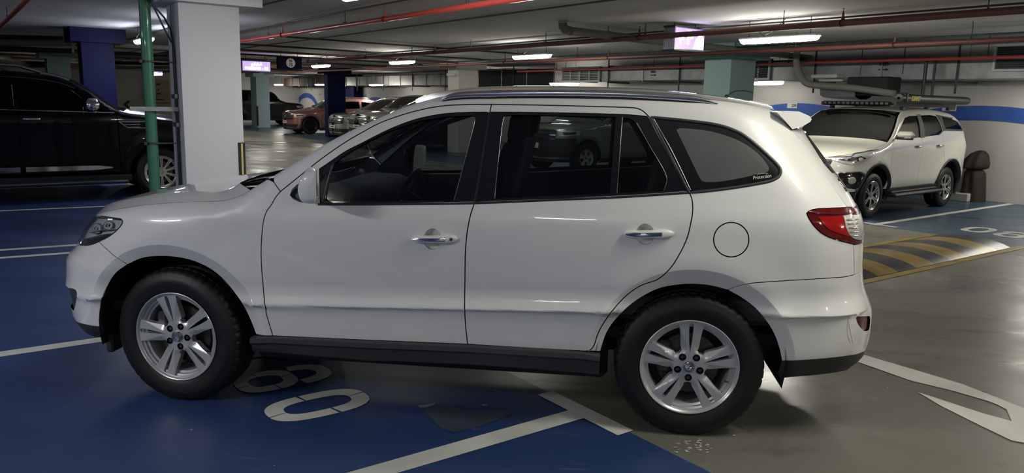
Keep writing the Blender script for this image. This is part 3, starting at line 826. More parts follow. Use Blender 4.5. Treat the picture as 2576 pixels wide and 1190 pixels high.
# green riser with its strut and conduits at the near column
pb = (bF+cB1)/2
pa = onplane(378, 270, 'b', pb)[0]
g = empty('green_pipe', gw(pa, pb), TH, 'green vertical riser pipe strapped beside the white column', 'pipe')
b = MB(); b.tube([(0, 0, 0), (0, 0, CZ)], .058, 24); b.build('pipe_shaft', M['pipe_green'], g, smooth=60)
for z in (1.12-.02, 1.98):
    b = MB(); b.tube([(0, 0, z-.012), (0, 0, z+.012)], .063, 24); b.box((.16, -.062, z), (.30, .008, .012)); b.box((-.075, -.03, z), (.03, .03, .03)); b.build('strap', M['conduit'], g, smooth=40)
    pass
zst = onplane(400, 274, 'b', pb)[2]
b = MB(); b.box(((cA0-pa)/2-.07, -.075, zst), (cA0-pa+.30, .041, .045)); b.build('support_strut', M['galv'], g)
cd_ = empty('conduit_run', gw(cA0, pb), TH, 'thin grey conduits and clamps running down the left face of the white column', 'conduit')
for k, dy in enumerate((-.06, -.02, .03)):
    b = MB(); zt_ = (2.3, 2.45, CZ)[k]
    path = [(-.018, dy, .02), (-.018, dy, zst-.1+.03*k), (-.018, dy, 1.95), (-.018, dy, zt_-.25)]
    if k < 2: path += [(-.03, dy, zt_-.12), (-.10, dy-.04, zt_), (-.35-.1*k, dy-.1, CZ-.03)]
    else: path += [(-.018, dy, CZ)]
    b.tube(path, .010, 8); b.build('conduit', M['conduit' if k < 2 else 'galv'], cd_, smooth=60)
for z in (zst, zst-.17, zst+.14):
    b = MB(); b.box((-.025, -.02, z), (.035, .16, .05), bev=.004); b.build('clamp', M['galv'], cd_)

# ceiling lamps
lamp_mats = {}
def lamp(a, b_, z, col, es, label):
    e = empty('ceiling_lamp', gw(a, b_, z), TH+math.pi/2, label, 'lamp', None)
    key = (col, es)
    if key not in lamp_mats: lamp_mats[key] = mat('lit_lamp_diffuser', (.9, .9, .9), .4, emit=col, es=es*LAMP_GAIN)
    b = MB(); b.box((0, 0, .085), (1.28, .13, .035), bev=.012); b.build('housing', M['vent'], e)
    b = MB(); rows = []
    for x in (-.64, -.637, -.62, -.59, -.4, 0, .4, .59, .62, .637, .64):
        k = max(.02, 1-max(0, (abs(x)-.56)/.08)**2.2)**.5
        rows.append([(x, .068*k*math.cos(t), .068-.058*k*math.sin(t)) for t in [math.pi*j/6 for j in range(7)]])
    b.grid(rows, flip=True); b.build('diffuser', lamp_mats[key], e, smooth=60)
    b = MB()
    for x in (-.5, .5):
        b = MB(); b.tube([(x, 0, .1), (x, 0, CZ-z)], .005, 6); b.build('suspension_rod', M['conduit'], e, smooth=60)
    b = MB(); b.tube([(.2, .02, .1), (.3, .05, .17), (.15, .09, .12), (.0, .06, .2), (-.1, .0, CZ-z)], .006, 6); b.build('lamp_cable', M['conduit'], e, smooth=60)
    return e
LNAMES = ['bright strip lamp above the teal column and the rear of the white SUV', 'strip lamp below the red pipe over the middle of the white SUV roof', 'strip lamp over the front end of the roof, left of the cream column',
          'strip lamp beside the hanging sign numbered 15', 'small strip lamp far along the aisle, fifth from the right', 'smallest strip lamp far down the aisle', 'strip lamp over the aisle just past the right edge', 'strip lamp over the aisle farthest behind the right edge',
          'strip lamp cut by the top edge above the sprinkler head', 'strip lamp overhead behind the camera side of the car', 'strip lamp overhead right of the camera', 'bluish strip lamp over the bays behind the black SUV',
          'bluish strip lamp left of the white SUV, over the near bays', 'strip lamp overhead left of the camera', 'strip lamp behind the camera over the near bays', 'unlit-looking dim tube below the duct at the right edge',
          'strip lamp by the wall just right of the teal column', 'strip lamp under the duct directly above the middle of the roof', 'strip lamp under the duct left of the cream column, hidden by it', 'strip lamp over the silver pickup near the wall',
          'strip lamp over the blue wall arch beside the blue column', 'strip lamp over the dark van by the teal column', 'bluish lamp seen behind the green pipe', 'lamp seen far behind the white column edge', 'strip lamp under the wall duct just outside the right edge']
for L, nm in zip(LAMPS, LNAMES): lamp(*L, nm)

# pipes under the ceiling
def run(name, path, r, m, label, cat='pipe', hang=0, grid_=True, z=None, sprink=0):
    base = Vector(path[0]); pts = [(GM @ Vector(p)) if grid_ else Vector(p) for p in path]
    e = empty(name, pts[0], 0, label, cat); o = pts[0]; b = MB(); b.tube([p-o for p in pts], r, 14); b.build('pipe_run', M[m], e, smooth=60)
    L = (pts[-1]-pts[0]); n = int(L.length/hang) if hang else 0; nc = 0
    for i in range(n):
        p = pts[0]+L*((i+.5)/n)
        if p.z > CZ-.06 or nc > 40: continue
        b = MB(); b.tube([p-o+Vector((0, 0, r*.9)), p-o+Vector((0, 0, CZ-p.z))], .006, 6)
        ring = [p-o+Vector((0, 0, r+.014))+Vector((L.normalized().y*.018*math.cos(t), -L.normalized().x*.018*math.cos(t), .018*math.sin(t))) for t in np.linspace(0, 2*math.pi, 10)]
        b.tube(ring, .004, 5, cap=False); b.build('hanger', M['conduit'], e, smooth=60); nc += 1
    n = int(L.length/sprink) if sprink else 0
    for i in range(n):
        p = pts[0]+L*((i+.2)/n)-o
        sprinkler_part(p, r, m, e)
    return e
def sprinkler_part(p, r, m, e):
    b = MB(); b.lathe([(.0001, r*1.0), (.020, r*1.0), (.020, r+.03), (.014, r+.035), (.015, r+.07), (.010, r+.075), (.010, r+.095), (.004, r+.1), (.004, r+.125), (.019, r+.128), (.019, r+.131), (.0001, r+.133)], 12, axis='z', c=tuple(p))
    b.lathe([(r*1.25, -.03), (r*1.25, .03)], 14, axis='y', c=tuple(p))
    s = b.build('sprinkler_head', M[m], e, smooth=40); return s
e = run('sprinkler_pipe', [(3.91, -8, 2.66), (3.91, 24, 2.66)], .034, 'pipe_red', 'bright red sprinkler pipe with an upright head crossing the top of the picture', hang=3.1)
for bb in (5.0+.16, 8.9, 12.9, 16.9, -1.0):
    sprinkler_part(Vector((GM @ Vector((3.91, bb, 2.66))))-e.location, .034, 'pipe_red', e)
e = run('sprinkler_pipe', [(8.0, -9, 2.66), (8.0, 40, 2.66)], .040, 'pipe_dark', 'thick dark red pipe running right across in front of the lit arrow sign', hang=2.4)
for bb in (1.2, 4.6, 10.8, 14.2, 18): sprinkler_part(Vector((GM @ Vector((8.0, bb, 2.66))))-e.location, .040, 'pipe_dark', e)
e = run('sprinkler_pipe', [(10.75, -6, 2.6), (10.75, 30, 2.6)], .036, 'pipe_dark', 'second dark red pipe passing just under the brightest strip lamp', hang=2.6)
for bb in (2.0, 8.2, 12.0): sprinkler_part(Vector((GM @ Vector((10.75, bb, 2.6))))-e.location, .036, 'pipe_dark', e)
run('sprinkler_pipe', [(13.0, -4, 2.50), (13.0, 4.9, 2.52), (13.15, 5.1, 2.52), (13.3, 14.9, 2.53)], .024, 'pipe_red', 'thin red pipe in front of the silver wall duct', hang=3.5)
run('sprinkler_pipe', [(.05, 5.0, 2.68), (.1, 18, 2.68)], .030, 'pipe_red', 'dusty red pipe slanting through the top left corner', hang=3.2)
run('sprinkler_pipe', [(14.5, 5.2, 2.24), (14.5, 7.6, 2.24)], .014, 'pipe_red', 'thin red line of pipe along the wall right of the teal column')
for i, (a, z, r, m, lb) in enumerate([(3.78, 2.82, .011, 'conduit', 'thin conduit just above the bright red sprinkler pipe'), (3.70, 2.80, .011, 'conduit', 'second thin conduit above the bright red sprinkler pipe'), (2.72, 2.83, .012, 'conduit', 'conduit crossing beside the top of the white column'),
        (8.6, 2.80, .012, 'conduit', 'upper black cable run above the strip lamps'), (8.75, 2.78, .012, 'conduit', 'lower black cable run above the strip lamps'), (9.1, 2.80, .016, 'conduit', 'conduit feeding the line of strip lamps'), (11.6, 2.76, .014, 'conduit', 'conduit close to the ceiling beyond the second dark red pipe'),
        (5.6, 2.84, .012, 'conduit', 'lone conduit on the bare ceiling between the red pipes')]):
    run('cable_conduit', [(a, -8, z), (a, 38, z)], r, m, lb, 'conduit', hang=0)
for i, (bb, z, r, m) in enumerate([(11.5, 2.83, .018, 'conduit'), (14.0, 2.79, .022, 'conduit'), (15.8, 2.77, .03, 'pipe_dark'), (18.0, 2.78, .025, 'conduit'), (20.5, 2.76, .035, 'conduit'), (22.5, 2.765, .04, 'pipe_grey'), (25.5, 2.765, .035, 'pipe_dark'), (28.4, 2.765, .04, 'conduit'), (30.2, 2.765, .04, 'pipe_grey'), (34, 2.765, .04, 'pipe_dark')]):
    run('cross_pipe', [(-3 if i > 1 else 4.6, bb, z), (12.0, bb+.4, z)], r, m, 'pipe crossing the aisle ceiling in the distance, number %s from the near side' % ['one', 'two', 'three', 'four', 'five', 'six', 'seven', 'eight', 'nine', 'ten'][i], hang=0)
# grey drain pipe with elbow under the ceiling
dp = [onz(u, v, 2.72) for u, v in [(1436, 78), (1530, 89), (1690, 108), (1850, 125), (2040, 146)]]
e = empty('drain_pipe', dp[0], 0, 'fat grey drain pipe with an elbow hanging under the ceiling right of centre', 'pipe'); o = dp[0]
b = MB(); b.tube([p-o for p in dp], .062, 18); b.build('pipe_run', M['pipe_grey'], e, smooth=60)
b = MB(); el = onz(1416, 72, 2.76); b.tube([Vector((0, 0, 0)), (el-o)*.7+Vector((0, 0, -.005)), (el-o)+Vector((0, 0, .03)), (el-o)*1.12+Vector((0, 0, .13))], .068, 18); b.build('elbow', M['pipe_grey'], e, smooth=60)
for k in (1, 2, 3):
    b = MB(); p = dp[k]-o; b.tube([p+Vector((0, 0, .06)), p+Vector((0, 0, CZ-dp[k].z))], .006, 6); b.build('hanger', M['conduit'], e)
    b = MB(); d = (dp[k]-dp[k-1]).normalized(); b.tube([p-d*.03, p+d*.03], .070, 18); b.build('coupling', M['pipe_grey'], e, smooth=40)
b = MB(); el2 = el-o; b.lathe([(.0001, 0), (.05, .0), (.08, .03), (.06, .05), (.0001, .05)], 9, axis='z', c=tuple(el2*1.1+Vector((0, 0, .06)))); b.build('plaster_patch', M['wall'], e)

# wall ducts, grilles, fan unit
def duct(a0, a1, b0, b1, z0, z1, label, joints=1.15, m='galv_d'):
    e = empty('air_duct', gw((a0+a1)/2, (b0+b1)/2, (z0+z1)/2), TH, label, 'duct'); L = b1-b0
    b = MB(); b.box((0, 0, 0), (a1-a0, L, z1-z0), bev=.01); b.build('duct_body', M[m], e)
    n = max(1, int(L/joints))
    for i in range(n+1):
        b = MB(); b.box((0, -L/2+L*i/n, 0), (a1-a0+.05, .03, z1-z0+.05)); b.build('flange', M['galv'], e)
    for i in range(max(1, int(L/2.4))):
        y = -L/2+L*(i+.5)/max(1, int(L/2.4)); b = MB()
        b.box((-(a1-a0)/2-.04, y, 0), (.02, .03, z1-z0+.5)); b.box((0, y, -(z1-z0)/2-.04), (a1-a0+.12, .04, .03)); b.build('duct_bracket', M['conduit'], e)
    return e
duct(13.75, 14.45, 1.0, 6.6, 2.20, 2.60, 'silver rectangular duct along the back wall above the cream SUV')
duct(13.75, 14.45, 7.6, 12.6, 2.24, 2.62, 'silver duct along the wall left of the teal column')
duct(15.0, 15.8, 15.2, 19.5, 2.12, 2.70, 'dark duct behind the cream column', m='dark')
duct(16.4, 17.2, 19.8, 34, 2.25, 2.70, 'row of dim ducts over the parked cars far left of the cream column')
duct(16.4, 17.2, 34.3, 43, 2.25, 2.70, 'farthest duct above the dark van', m='brown')
def grille(a, b0, b1, z0, z1, label, slats=9, vert=0):
    e = empty('vent_grille', gw(a, (b0+b1)/2, (z0+z1)/2), TH, label, 'vent'); w, h = b1-b0, z1-z0
    b = MB(); b.box((.06, 0, 0), (.06, w, h)); b.build('backing', M['dark'], e)
    for s in (-1, 1):
        b = MB(); b.box((0, s*(w/2-.02), 0), (.05, .04, h)); b.build('frame', M['vent'], e)
        b = MB(); b.box((0, 0, s*(h/2-.02)), (.05, w-.08, .04)); b.build('frame', M['vent'], e)
    b = MB()
    for i in range(slats): b.box((.02, 0, -h/2+.05+(h-.1)*i/(slats-1)), (.035, w-.08, .010), tilt=('Y', .6))
    b.build('slats', M['vent' if vert else 'galv'], e)
    if vert:
        b = MB()
        for i in range(1, vert): b.box((-.02, -w/2+w*i/vert, 0), (.02, .035, h-.08))
        b.build('mullions', M['vent'], e)
    return e
def wq(u, v, a): q = onplane(u, v, 'a', a); return q[1], q[2]
b1_, zt_ = wq(2504, 112, 13.7); _, zb_ = wq(2502, 180, 13.7)
grille(13.7, b1_-1.3, b1_, zb_, zt_, 'large white-framed louvre vent at the top right corner', 11)
bL, zt_ = wq(1414, 170, 13.7); bR, zb_ = wq(1508, 206, 13.7)
grille(13.7, bR, bL, zb_, zt_, 'four-panel white grille in the wall duct over the middle of the roof', 8, 4)
bL, zt_ = wq(1893, 149, 13.7); bR, zb_ = wq(1936, 196, 13.7)
grille(13.7, bR, bL+.8, zb_-.04, zt_, 'louvre vent immediately right of the teal column', 10)
b = MB(GM); q0, q1 = wq(1938, 152, 13.8), wq(2000, 194, 13.8); b.box((14.1, (q0[0]+q1[0])/2, (q0[1]+q1[1])/2), (.5, abs(q0[0]-q1[0]), abs(q0[1]-q1[1])), bev=.02)
tag(b.build('fan_unit', M['brown']), 'dark brown ventilation box between the louvre vent and the silver duct', 'ventilation unit')
def text_wall(body, u, v, a, size, m, name='duct_lettering', label=None, cat=None, bold=True, sx=1.):
    bb, z = wq(u, v, a); o = gw(a-.012, bb, z)
    t = text(name, body, size, frame(o, (-GB[0], -GB[1], 0), (0, 0, 1)), m, depth=.002, bold=bold, sx=sx); return tag(t, label, cat)
text_wall('BED', 2225, 162, 13.74, .085, M['ink'], label='stencilled letters on the silver duct over the cream SUV', cat='lettering', sx=1.2)
text_wall('BRD', 1644, 181, 13.74, .075, M['ink'], label='small stencilled letters on the silver duct left of the teal column', cat='lettering', sx=1.2)
for (u, v, lb) in ((2223, 175, 'black arrow stencilled on the silver duct over the cream SUV'), (1644, 189, 'small black arrow stencilled on the silver duct left of the teal column')):
    bb, z = wq(u, v, 13.74); b = MB(GM); k = 1.0
    pts = [(.10, .01), (-.04, .01), (-.04, .03), (-.10, 0), (-.04, -.03), (-.04, -.01), (.10, -.01)]
    b.add([(13.732, bb+x*k, z+y*k) for x, y in pts], [tuple(range(7))]); tag(b.build('duct_arrow', M['ink']), lb, 'lettering')
# bent exhaust pipe and ducting over the cream SUV
def onA(u, v, a): q = onplane(u, v, 'a', a); return gw(*q)
pp = [onA(u, v, 12.6) for u, v in [(2003, 150), (2006, 172), (2020, 200), (2030, 210), (2048, 214), (2150, 222), (2250, 236)]]
e = empty('exhaust_pipe', pp[0], 0, 'grey pipe bending down and then right above the cream SUV', 'pipe'); b = MB(); b.tube([p-pp[0] for p in cat_rom(pp, 3)] if False else [Vector(p)-pp[0] for p in cat_rom([tuple(p) for p in pp], 3)], .062, 16); b.build('pipe_run', M['pipe_grey'], e, smooth=60)
b = MB(); b.tube([Vector((0, 0, 0)), Vector((0, 0, CZ-pp[0].z))], .062, 16); b.build('pipe_run', M['pipe_grey'], e, smooth=60)
e = empty('air_handler', onA(2200, 215, 13.1), TH, 'dark hanging fan unit with silver connections above the cream SUV', 'ventilation unit')
b = MB(); b.box((0, .02, -.02), (.5, .78, .34), bev=.02); b.build('cabinet', M['dark'], e)
b = MB(); rows = [[(x*.3*k, .95-.75*i/6+.0, -.10+z*.16*k) for x, z in ((-1, 0), (-.9, -.7), (-.4, -1), (.4, -1), (.9, -.7), (1, 0), (.9, .5), (-.9, .5), (-1, 0))] for i, k in enumerate([.8, .9, .97, 1, 1, 1, 1])]
b.grid(rows); b.add(rows[0][:-1], [tuple(range(8))]); b.build('silver_elbow', M['galv'], e, smooth=50)
b = MB(); b.box((-.1, .9, .17), (.3, .55, .07), bev=.02); b.box((-.1, .75, .09), (.3, .5, .04), bev=.015); b.build('insulated_inlet', M['vent'], e)
b = MB(); b.tube([(.2, -.80, -.25), (.2, -.80, .5)], .03, 12); b.tube([(.32, -.9, -.2), (.32, -.9, .5)], .022, 12); b.build('riser', M['conduit'], e, smooth=60)
for s in (-.5, .3): b = MB(); b.tube([(0, s, .2), (0, s, CZ-e.location.z)], .008, 6); b.build('suspension_rod', M['conduit'], e)
# left corner clutter of pipes and flexible ducts
for i, (q0, q1, z, r, m, lb) in enumerate([((0, 108), (184, 108), 2.55, .06, 'pipe_grey', 'fat dusty pipe across the top left, above the teal column'), ((0, 124), (184, 128), 2.5, .05, 'conduit', 'dark pipe just below the dusty one at the top left'),
        ((0, 93), (160, 97), 2.62, .05, 'conduit', 'dark pipe close to the ceiling at the top left'), ((290, 112), (425, 120), 2.55, .06, 'pipe_grey', 'pale lagged pipe between the blue column and the white column'),
        ((290, 140), (425, 146), 2.42, .07, 'conduit', 'dark pipe low between the blue column and the white column'), ((290, 172), (425, 170), 2.25, .05, 'galv', 'lowest bright-edged pipe between the blue column and the white column'), ((290, 158), (425, 160), 2.3, .05, 'conduit', 'thin dark pipe between the blue and white columns')]):
    zz = (2.6, 2.5, 2.72, 2.62, 2.5, 2.34, 2.42)[i]
    P0 = onz(q0[0], q0[1], zz); P1 = onz(q1[0], q1[1], zz); ex = (P1-P0)
    run('service_pipe', [P0-ex*(.7 if i < 3 else .02), P1+ex*(.0 if i < 3 else .15)], r, m, lb, hang=0, grid_=False)
b = MB(); fl_ = [onz(u, v, 2.70) for u, v in [(-60, 140), (0, 146), (40, 154), (80, 161), (104, 160), (124, 159)]]
pth = cat_rom([tuple(p) for p in fl_], 8); e = empty('flexible_duct', fl_[0], 0, 'sagging black flexible duct above the roof of the black SUV', 'duct')
b.tube([Vector(p)-fl_[0] for p in pth], [.14+.014*(k % 2) for k in range(len(pth))], 16); b.build('hose', M['conduit'], e, smooth=30)

# signs
def lightbox(u0, v0, v1, u1, ztop, label, thick, m='sign_p', side='galv'):
    """face in a plane b = const, left edge at u0, right edge at u1, top of the left edge at height ztop"""
    q = onz(u0, v0, ztop); b0 = float(np.array(q[:2])@GB); a0 = float(np.array(q[:2])@GA); zb = onplane(u0, v1, 'b', b0)[2]; a1 = onplane(u1, v0+8, 'b', b0)[0]
    e = empty('hanging_sign', gw(a0, b0, zb), TH, label, 'sign'); w, h = a1-a0, ztop-zb
    b = MB(); b.box((w/2, thick/2, h/2), (w, thick, h)); b.build('casing', M[side], e)
    b = MB(); b.box((w/2, -.004, h/2), (w-.02, .008, h-.03)); b.build('sign_face', M[m], e)
    for x in (.15*w, .85*w): b = MB(); b.tube([(x, thick/2, h), (x, thick/2, CZ-zb)], .008, 6); b.build('suspension_rod', M['conduit'], e)
    if side == 'galv':
        b = MB()
        for k in range(6): b.box((-.004, thick*(k+.5)/6, h/2), (.008, .006, h-.04))
        b.build('cooling_fins', M['vent'], e)
        b = MB(); b.box((w/2, thick/2, h+.01), (w+.02, thick+.02, .02)); b.box((w/2, thick/2, -.01), (w+.02, thick+.02, .02)); b.build('casing_edge', M['conduit'], e)
    return e, w, h
e, w, h = lightbox(1699, 66, 123, 1773, 2.80, 'glowing purple direction sign with a white arrow, behind the dark red pipe', .22)
def glyph(e, pts, y=-.010, m='sign_w', name='sign_symbol'):
    b = MB(); b.prism(pts, y, y+.004, axis='y'); return b.build(name, M[m], e)
glyph(e, [(.04*w+.02, .66*h), (.30*w, .66*h), (.30*w, .42*h), (.21*w, .42*h), (.19*w, .20*h)])
text('sign_letter', 'P', h*.85, frame((.50*w, -.012, h*.52), (1, 0, 0), (0, 0, 1)), M['sign_w'], e, bold=True)
glyph(e, [(.62*w, .06*h), (.97*w, .06*h), (.97*w, .50*h), (.86*w, .80*h), (.70*w, .50*h)])
e, w, h = lightbox(609, 152, 178, 680, 2.66, 'glowing purple hanging sign reading P2 beside the white column', .2)
text('sign_letter', 'PARKING - P2', h*.36, frame((.5*w, -.012, h*.28), (1, 0, 0), (0, 0, 1)), M['sign_w'], e, bold=True, sx=min(1.2, w/(h*.36*7.4)))
text('sign_letter', '\u0645\u0648\u0627\u0642\u0641', h*.36, frame((.5*w, -.012, h*.72), (1, 0, 0), (0, 0, 1)), M['sign_w'], e, bold=True)
e, w, h = lightbox(374, 179, 190, 409, 2.62, 'small purple lit sign far away between the green pipe and the white column', .2)
text('sign_letter', 'P2', h*.8, frame((.5*w, -.012, h*.5), (1, 0, 0), (0, 0, 1)), M['sign_w'], e, bold=True)
e, w, h = lightbox(699, 142, 172, 759, 2.70, 'dark hanging sign with the number 15 in a white circle', .12, 'sign_k', 'sign_k')
b = MB(); b.lathe([(.0001, -.012), (.40*h, -.012), (.40*h, -.006)], 40, c=(.52*w, 0, h/2)); b.build('sign_disc', M['plate'], e)
text('sign_number', '15', h*.36, frame((.52*w, -.015, h*.34), (1, 0, 0), (0, 0, 1)), M['ink'], e, bold=True)
text('sign_number', '\u0661\u0665', h*.36, frame((.52*w, -.015, h*.68), (1, 0, 0), (0, 0, 1)), M['ink'], e, bold=True)
# blue waves and number plates on the back wall
def wave(bc, zt, hw, hh, th, label, a=14.84):
    b = MB(GM); rows = []
    for i in range(33):
        t = math.pi*i/32; c, s = math.cos(t), math.sin(t)
        rows.append([(a, bc+hw*c, zt-hh+hh*s**.9), (a, bc+(hw-th*1.0)*c, zt-hh+(hh-th)*s**.9)])
    b.grid(rows); return tag(b.build('wall_wave', M['wall_blue']), label, 'wall paint')
wave(6.25, 1.745, 1.9, .85, .27, 'blue painted arch on the wall under the number 209')
wave(2.35, 1.755, 2.3, .95, .27, 'blue painted arch on the wall right of the cream SUV')
q = onplane(771, 234, 'a', 17.69); wave(q[1], q[2], 1.9, 1.25, .28, 'blue painted arch on the wall beside the dark van', 17.68)
q = onplane(944, 244, 'a', 17.69); wave(q[1], q[2], 1.9, 1.2, .28, 'blue painted arch on the wall behind the silver pickup', 17.68)
for body, u, v, lb in (('209', 1993, 266, 'small white bay number plate 209 on the blue arch'), ('205', 2388, 272, 'small white bay number plate 205 behind the awning of the cream SUV'), (None, 803, 237, 'tiny grey plate on the wall right of the dark van arch'), (None, 918, 240, 'tiny grey plate on the wall above the white car')):
    aw_ = 14.83 if body else 17.67; bb, z = wq(u, v, aw_); e = empty('bay_plate', gw(aw_, bb, z), TH, lb, 'sign'); k = 1 if body else .8
    b = MB(); b.box((0, 0, 0), (.012, .26*k, .115*k), bev=.003); b.build('plate', M['plate' if body else 'galv_d'], e)
    if body: text('plate_number', body, .085, frame((-.008, -.05, 0), (0, -1, 0), (0, 0, 1)), M['ink'], e, depth=.001, bold=True)
# chevrons and notice on the far wall
for k, (u, m, lb) in enumerate([(298, 'guard_y', 'yellow chevron left of the black one on the far wall'), (319, 'ink', 'black chevron between two yellow ones on the far wall'), (341, 'guard_y', 'yellow chevron by the green pipe on the far wall')]):
    a, _, z = onplane(u, 263, 'b', 43.98); s = .27
    b = MB(GM); b.add([(a-s*.6, 43.98, z), (a+s*.1, 43.98, z+s*.75), (a+s*.75, 43.98, z+s*.75), (a+s*.05, 43.98, z), (a+s*.75, 43.98, z-s*.75), (a+s*.1, 43.98, z-s*.75)], [(0, 3, 2, 1), (0, 5, 4, 3)])
    tag(b.build('wall_chevron', M[m]), lb, 'wall paint')
a0, _, z0 = onplane(378, 276, 'b', 43.9); a1, _, z1 = onplane(425, 202, 'b', 43.9)
e = empty('wall_panel', gw((a0+a1)/2, 43.9, z0), TH, 'beige notice board panel seen between the green pipe and the white column', 'notice board')
b = MB(); b.box((0, 0, (z1-z0)/2), (a1-a0, .06, z1-z0)); b.build('board', mat('beige_board', (.40, .33, .22), .7), e)
b = MB()
for dx, dz, w_, h_ in ((-.1, .95, .35, .12), (-.1, .74, .12, .1), (-.1, .6, .3, .1), (-.1, .38, .9, .07), (0, .26, 1.7, .04)): b.box((dx*(a1-a0)*.5, -.035, dz*(z1-z0)*.9), (w_*.6, .006, h_*.8))
b.build('notice_print', M['ink'], e)
# camera on the cream column
q = onA(1143, 188, 12.0); e = empty('security_camera', q, TH, 'small pale security camera on the cream column', 'camera')
b = MB(); b.box((-.05, .10, 0), (.10, .30, .09), rz=.5, bev=.02); b.build('camera_body', M['vent'], e)
b = MB(); b.tube([(.02, 0, 0), (.05, -.06, .12), (.04, -.06, .25)], .02, 8); b.build('camera_arm', M['vent'], e, smooth=60)
# wheel stop block and covered bundle behind the cream SUV
p = onz(2414, 505); e = MB(); e.box((0, 0, .075), (.36, .22, .15), rz=TH+math.pi/2, bev=.012); o = e.build('wheel_stop', M['concrete'], loc=p); tag(o, 'white concrete block behind the rear wheel of the cream SUV', 'wheel stop')
ba, bb = abz(2436, 506)
e = empty('covered_bundle', gw(ba+.12, bb, 0), TH, 'dark brown cloth-covered bundle between the cream SUV and the wall', 'cover')
random.seed(3)
b = MB(); rows = []
for i, (z, ra, rb) in enumerate([(0, .30, .27), (.1, .29, .26), (.3, .27, .24), (.5, .25, .22), (.62, .23, .21), (.70, .17, .15), (.72, .001, .001)]):
    rows.append([((ra*.82+.022*math.sin(7*t+z*3))*math.cos(t), (rb*.80+.02*math.sin(5*t+z*4))*math.sin(t), z*.84) for t in [2*math.pi*k/40 for k in range(41)]])
b.grid(rows, flip=True); b.f = [tuple(reversed(f)) for f in b.f]; b.build('lower_cover', M['fab_brown'], e, smooth=60)
b = MB(); rows = []
for i, (z, ra, rb, dx) in enumerate([(.74, .22, .20, 0), (.78, .30, .27, 0), (.88, .29, .27, 0), (1.0, .24, .23, .02), (1.12, .16, .17, .05), (1.2, .06, .08, .08), (1.22, .001, .001, .08)]):
    rows.append([((ra*.8+.02*math.sin(6*t+z*5))*math.cos(t)+dx, (rb*.8+.02*math.sin(4*t))*math.sin(t)+.03-.12*(z-.7), .595+(z-.74)*.72) for t in [2*math.pi*k/40 for k in range(41)]])
b.grid(rows); b.build('upper_cover', M['fab_brown'], e, smooth=60)

# ================================================================== the white SUV in front
CAR_S = Surf(.945,
    prof=[(.10, .13), (.20, .095), (.28, .07), (.36, .05), (.45, .040), (.525, .031), (.545, .021), (.553, .009), (.557, .006), (.566, .008), (.585, .018), (.61, .0265), (.64, .029),
          (.70, .021), (.78, .012), (.87, .004), (.95, .001), (1.0, .003), (1.05, .012), (1.10, .026), (1.2, .055), (1.3, .088), (1.4, .125), (1.5, .166), (1.6, .208), (1.75, .275)],
    kz=.032,
    ztop=[(-1.0, .80), (-.85, .86), (-.7, .925), (-.6, .957), (-.45, 1.0), (-.3, 1.035), (-.1, 1.07), (.12, 1.09), (.27, 1.10), (.38, 1.13), (.47, 1.185), (.60, 1.265),
          (.85, 1.425), (1.08, 1.542), (1.25, 1.615), (1.40, 1.658), (1.6, 1.685), (1.92, 1.697), (2.34, 1.695), (2.64, 1.680), (2.82, 1.665), (3.0, 1.642), (3.2, 1.605), (3.6, 1.52)],
    R=[(-1., .05), (-.6, .07), (-.3, .09), (.1, .10), (.4, .07), (.6, .05), (1.0, .05), (1.4, .07), (2.0, .085), (3.2, .085), (3.6, .06)],
    xf=[(.15, -.80), (.25, -.872), (.31, -.935), (.37, -.966), (.49, -.973), (.58, -.979), (.67, -.968), (.70, -.961), (.73, -.938), (.76, -.901), (.82, -.863), (.88, -.827), (.94, -.783), (1.0, -.768), (1.8, -.76)],
    xr=[(.2, 3.53), (.28, 3.60), (.34, 3.65), (.40, 3.695), (.52, 3.707), (.61, 3.702), (.64, 3.694), (.67, 3.679), (.70, 3.664), (.76, 3.645), (.85, 3.629), (.97, 3.618), (1.06, 3.607), (1.12, 3.587), (1.18, 3.556), (1.24, 3.517), (1.30, 3.47), (1.42, 3.377), (1.54, 3.284), (1.7, 3.16), (1.8, 3.08)],
    Af=.80, Ar=.50, nf=2.3, nr=2.8, Lf=1.1, Lr=.9,
    arches=[(0, .36, .442, .512, .016), (2.7, .36, .437, .506, .016)])
CAR_S.prep(-1.25, 4.2, .2, 1.80)
def D(pts, n=0):
    if n: pts = cat_rom(pts, n)
    return [tuple(q) for q in CAR_S.inv(pts)]
def cf(t): return float(CAR_S.xf(t))+CAR_S.Af-CAR_S.Lf
def cr(t): return float(CAR_S.xr(t))-CAR_S.Ar+CAR_S.Lr
def top_line(x0, x1, n=60, dt=0.):
    """(p, t) along the top edge of the body between two stations p"""
    out = []
    for i in range(n+1):
        p = x0+(x1-x0)*i/n; x = p
        for _ in range(5): x = float(CAR_S.f(p, float(CAR_S.tmax(x)))[0])
        out.append((p, float(CAR_S.tmax(x))-dt))
    return out
ORG = Vector((1.35, .945, 0))
car = empty('parked_car', ORG, 0, 'white mid-size SUV with silver five-spoke wheels parked side-on in the foreground', 'car')
def cpanel(name, m, outer, holes=(), **k):
    return panel(CAR_S, name, M[m] if isinstance(m, str) else m, k.pop('parent', car), outer, holes, origin=ORG, **k)

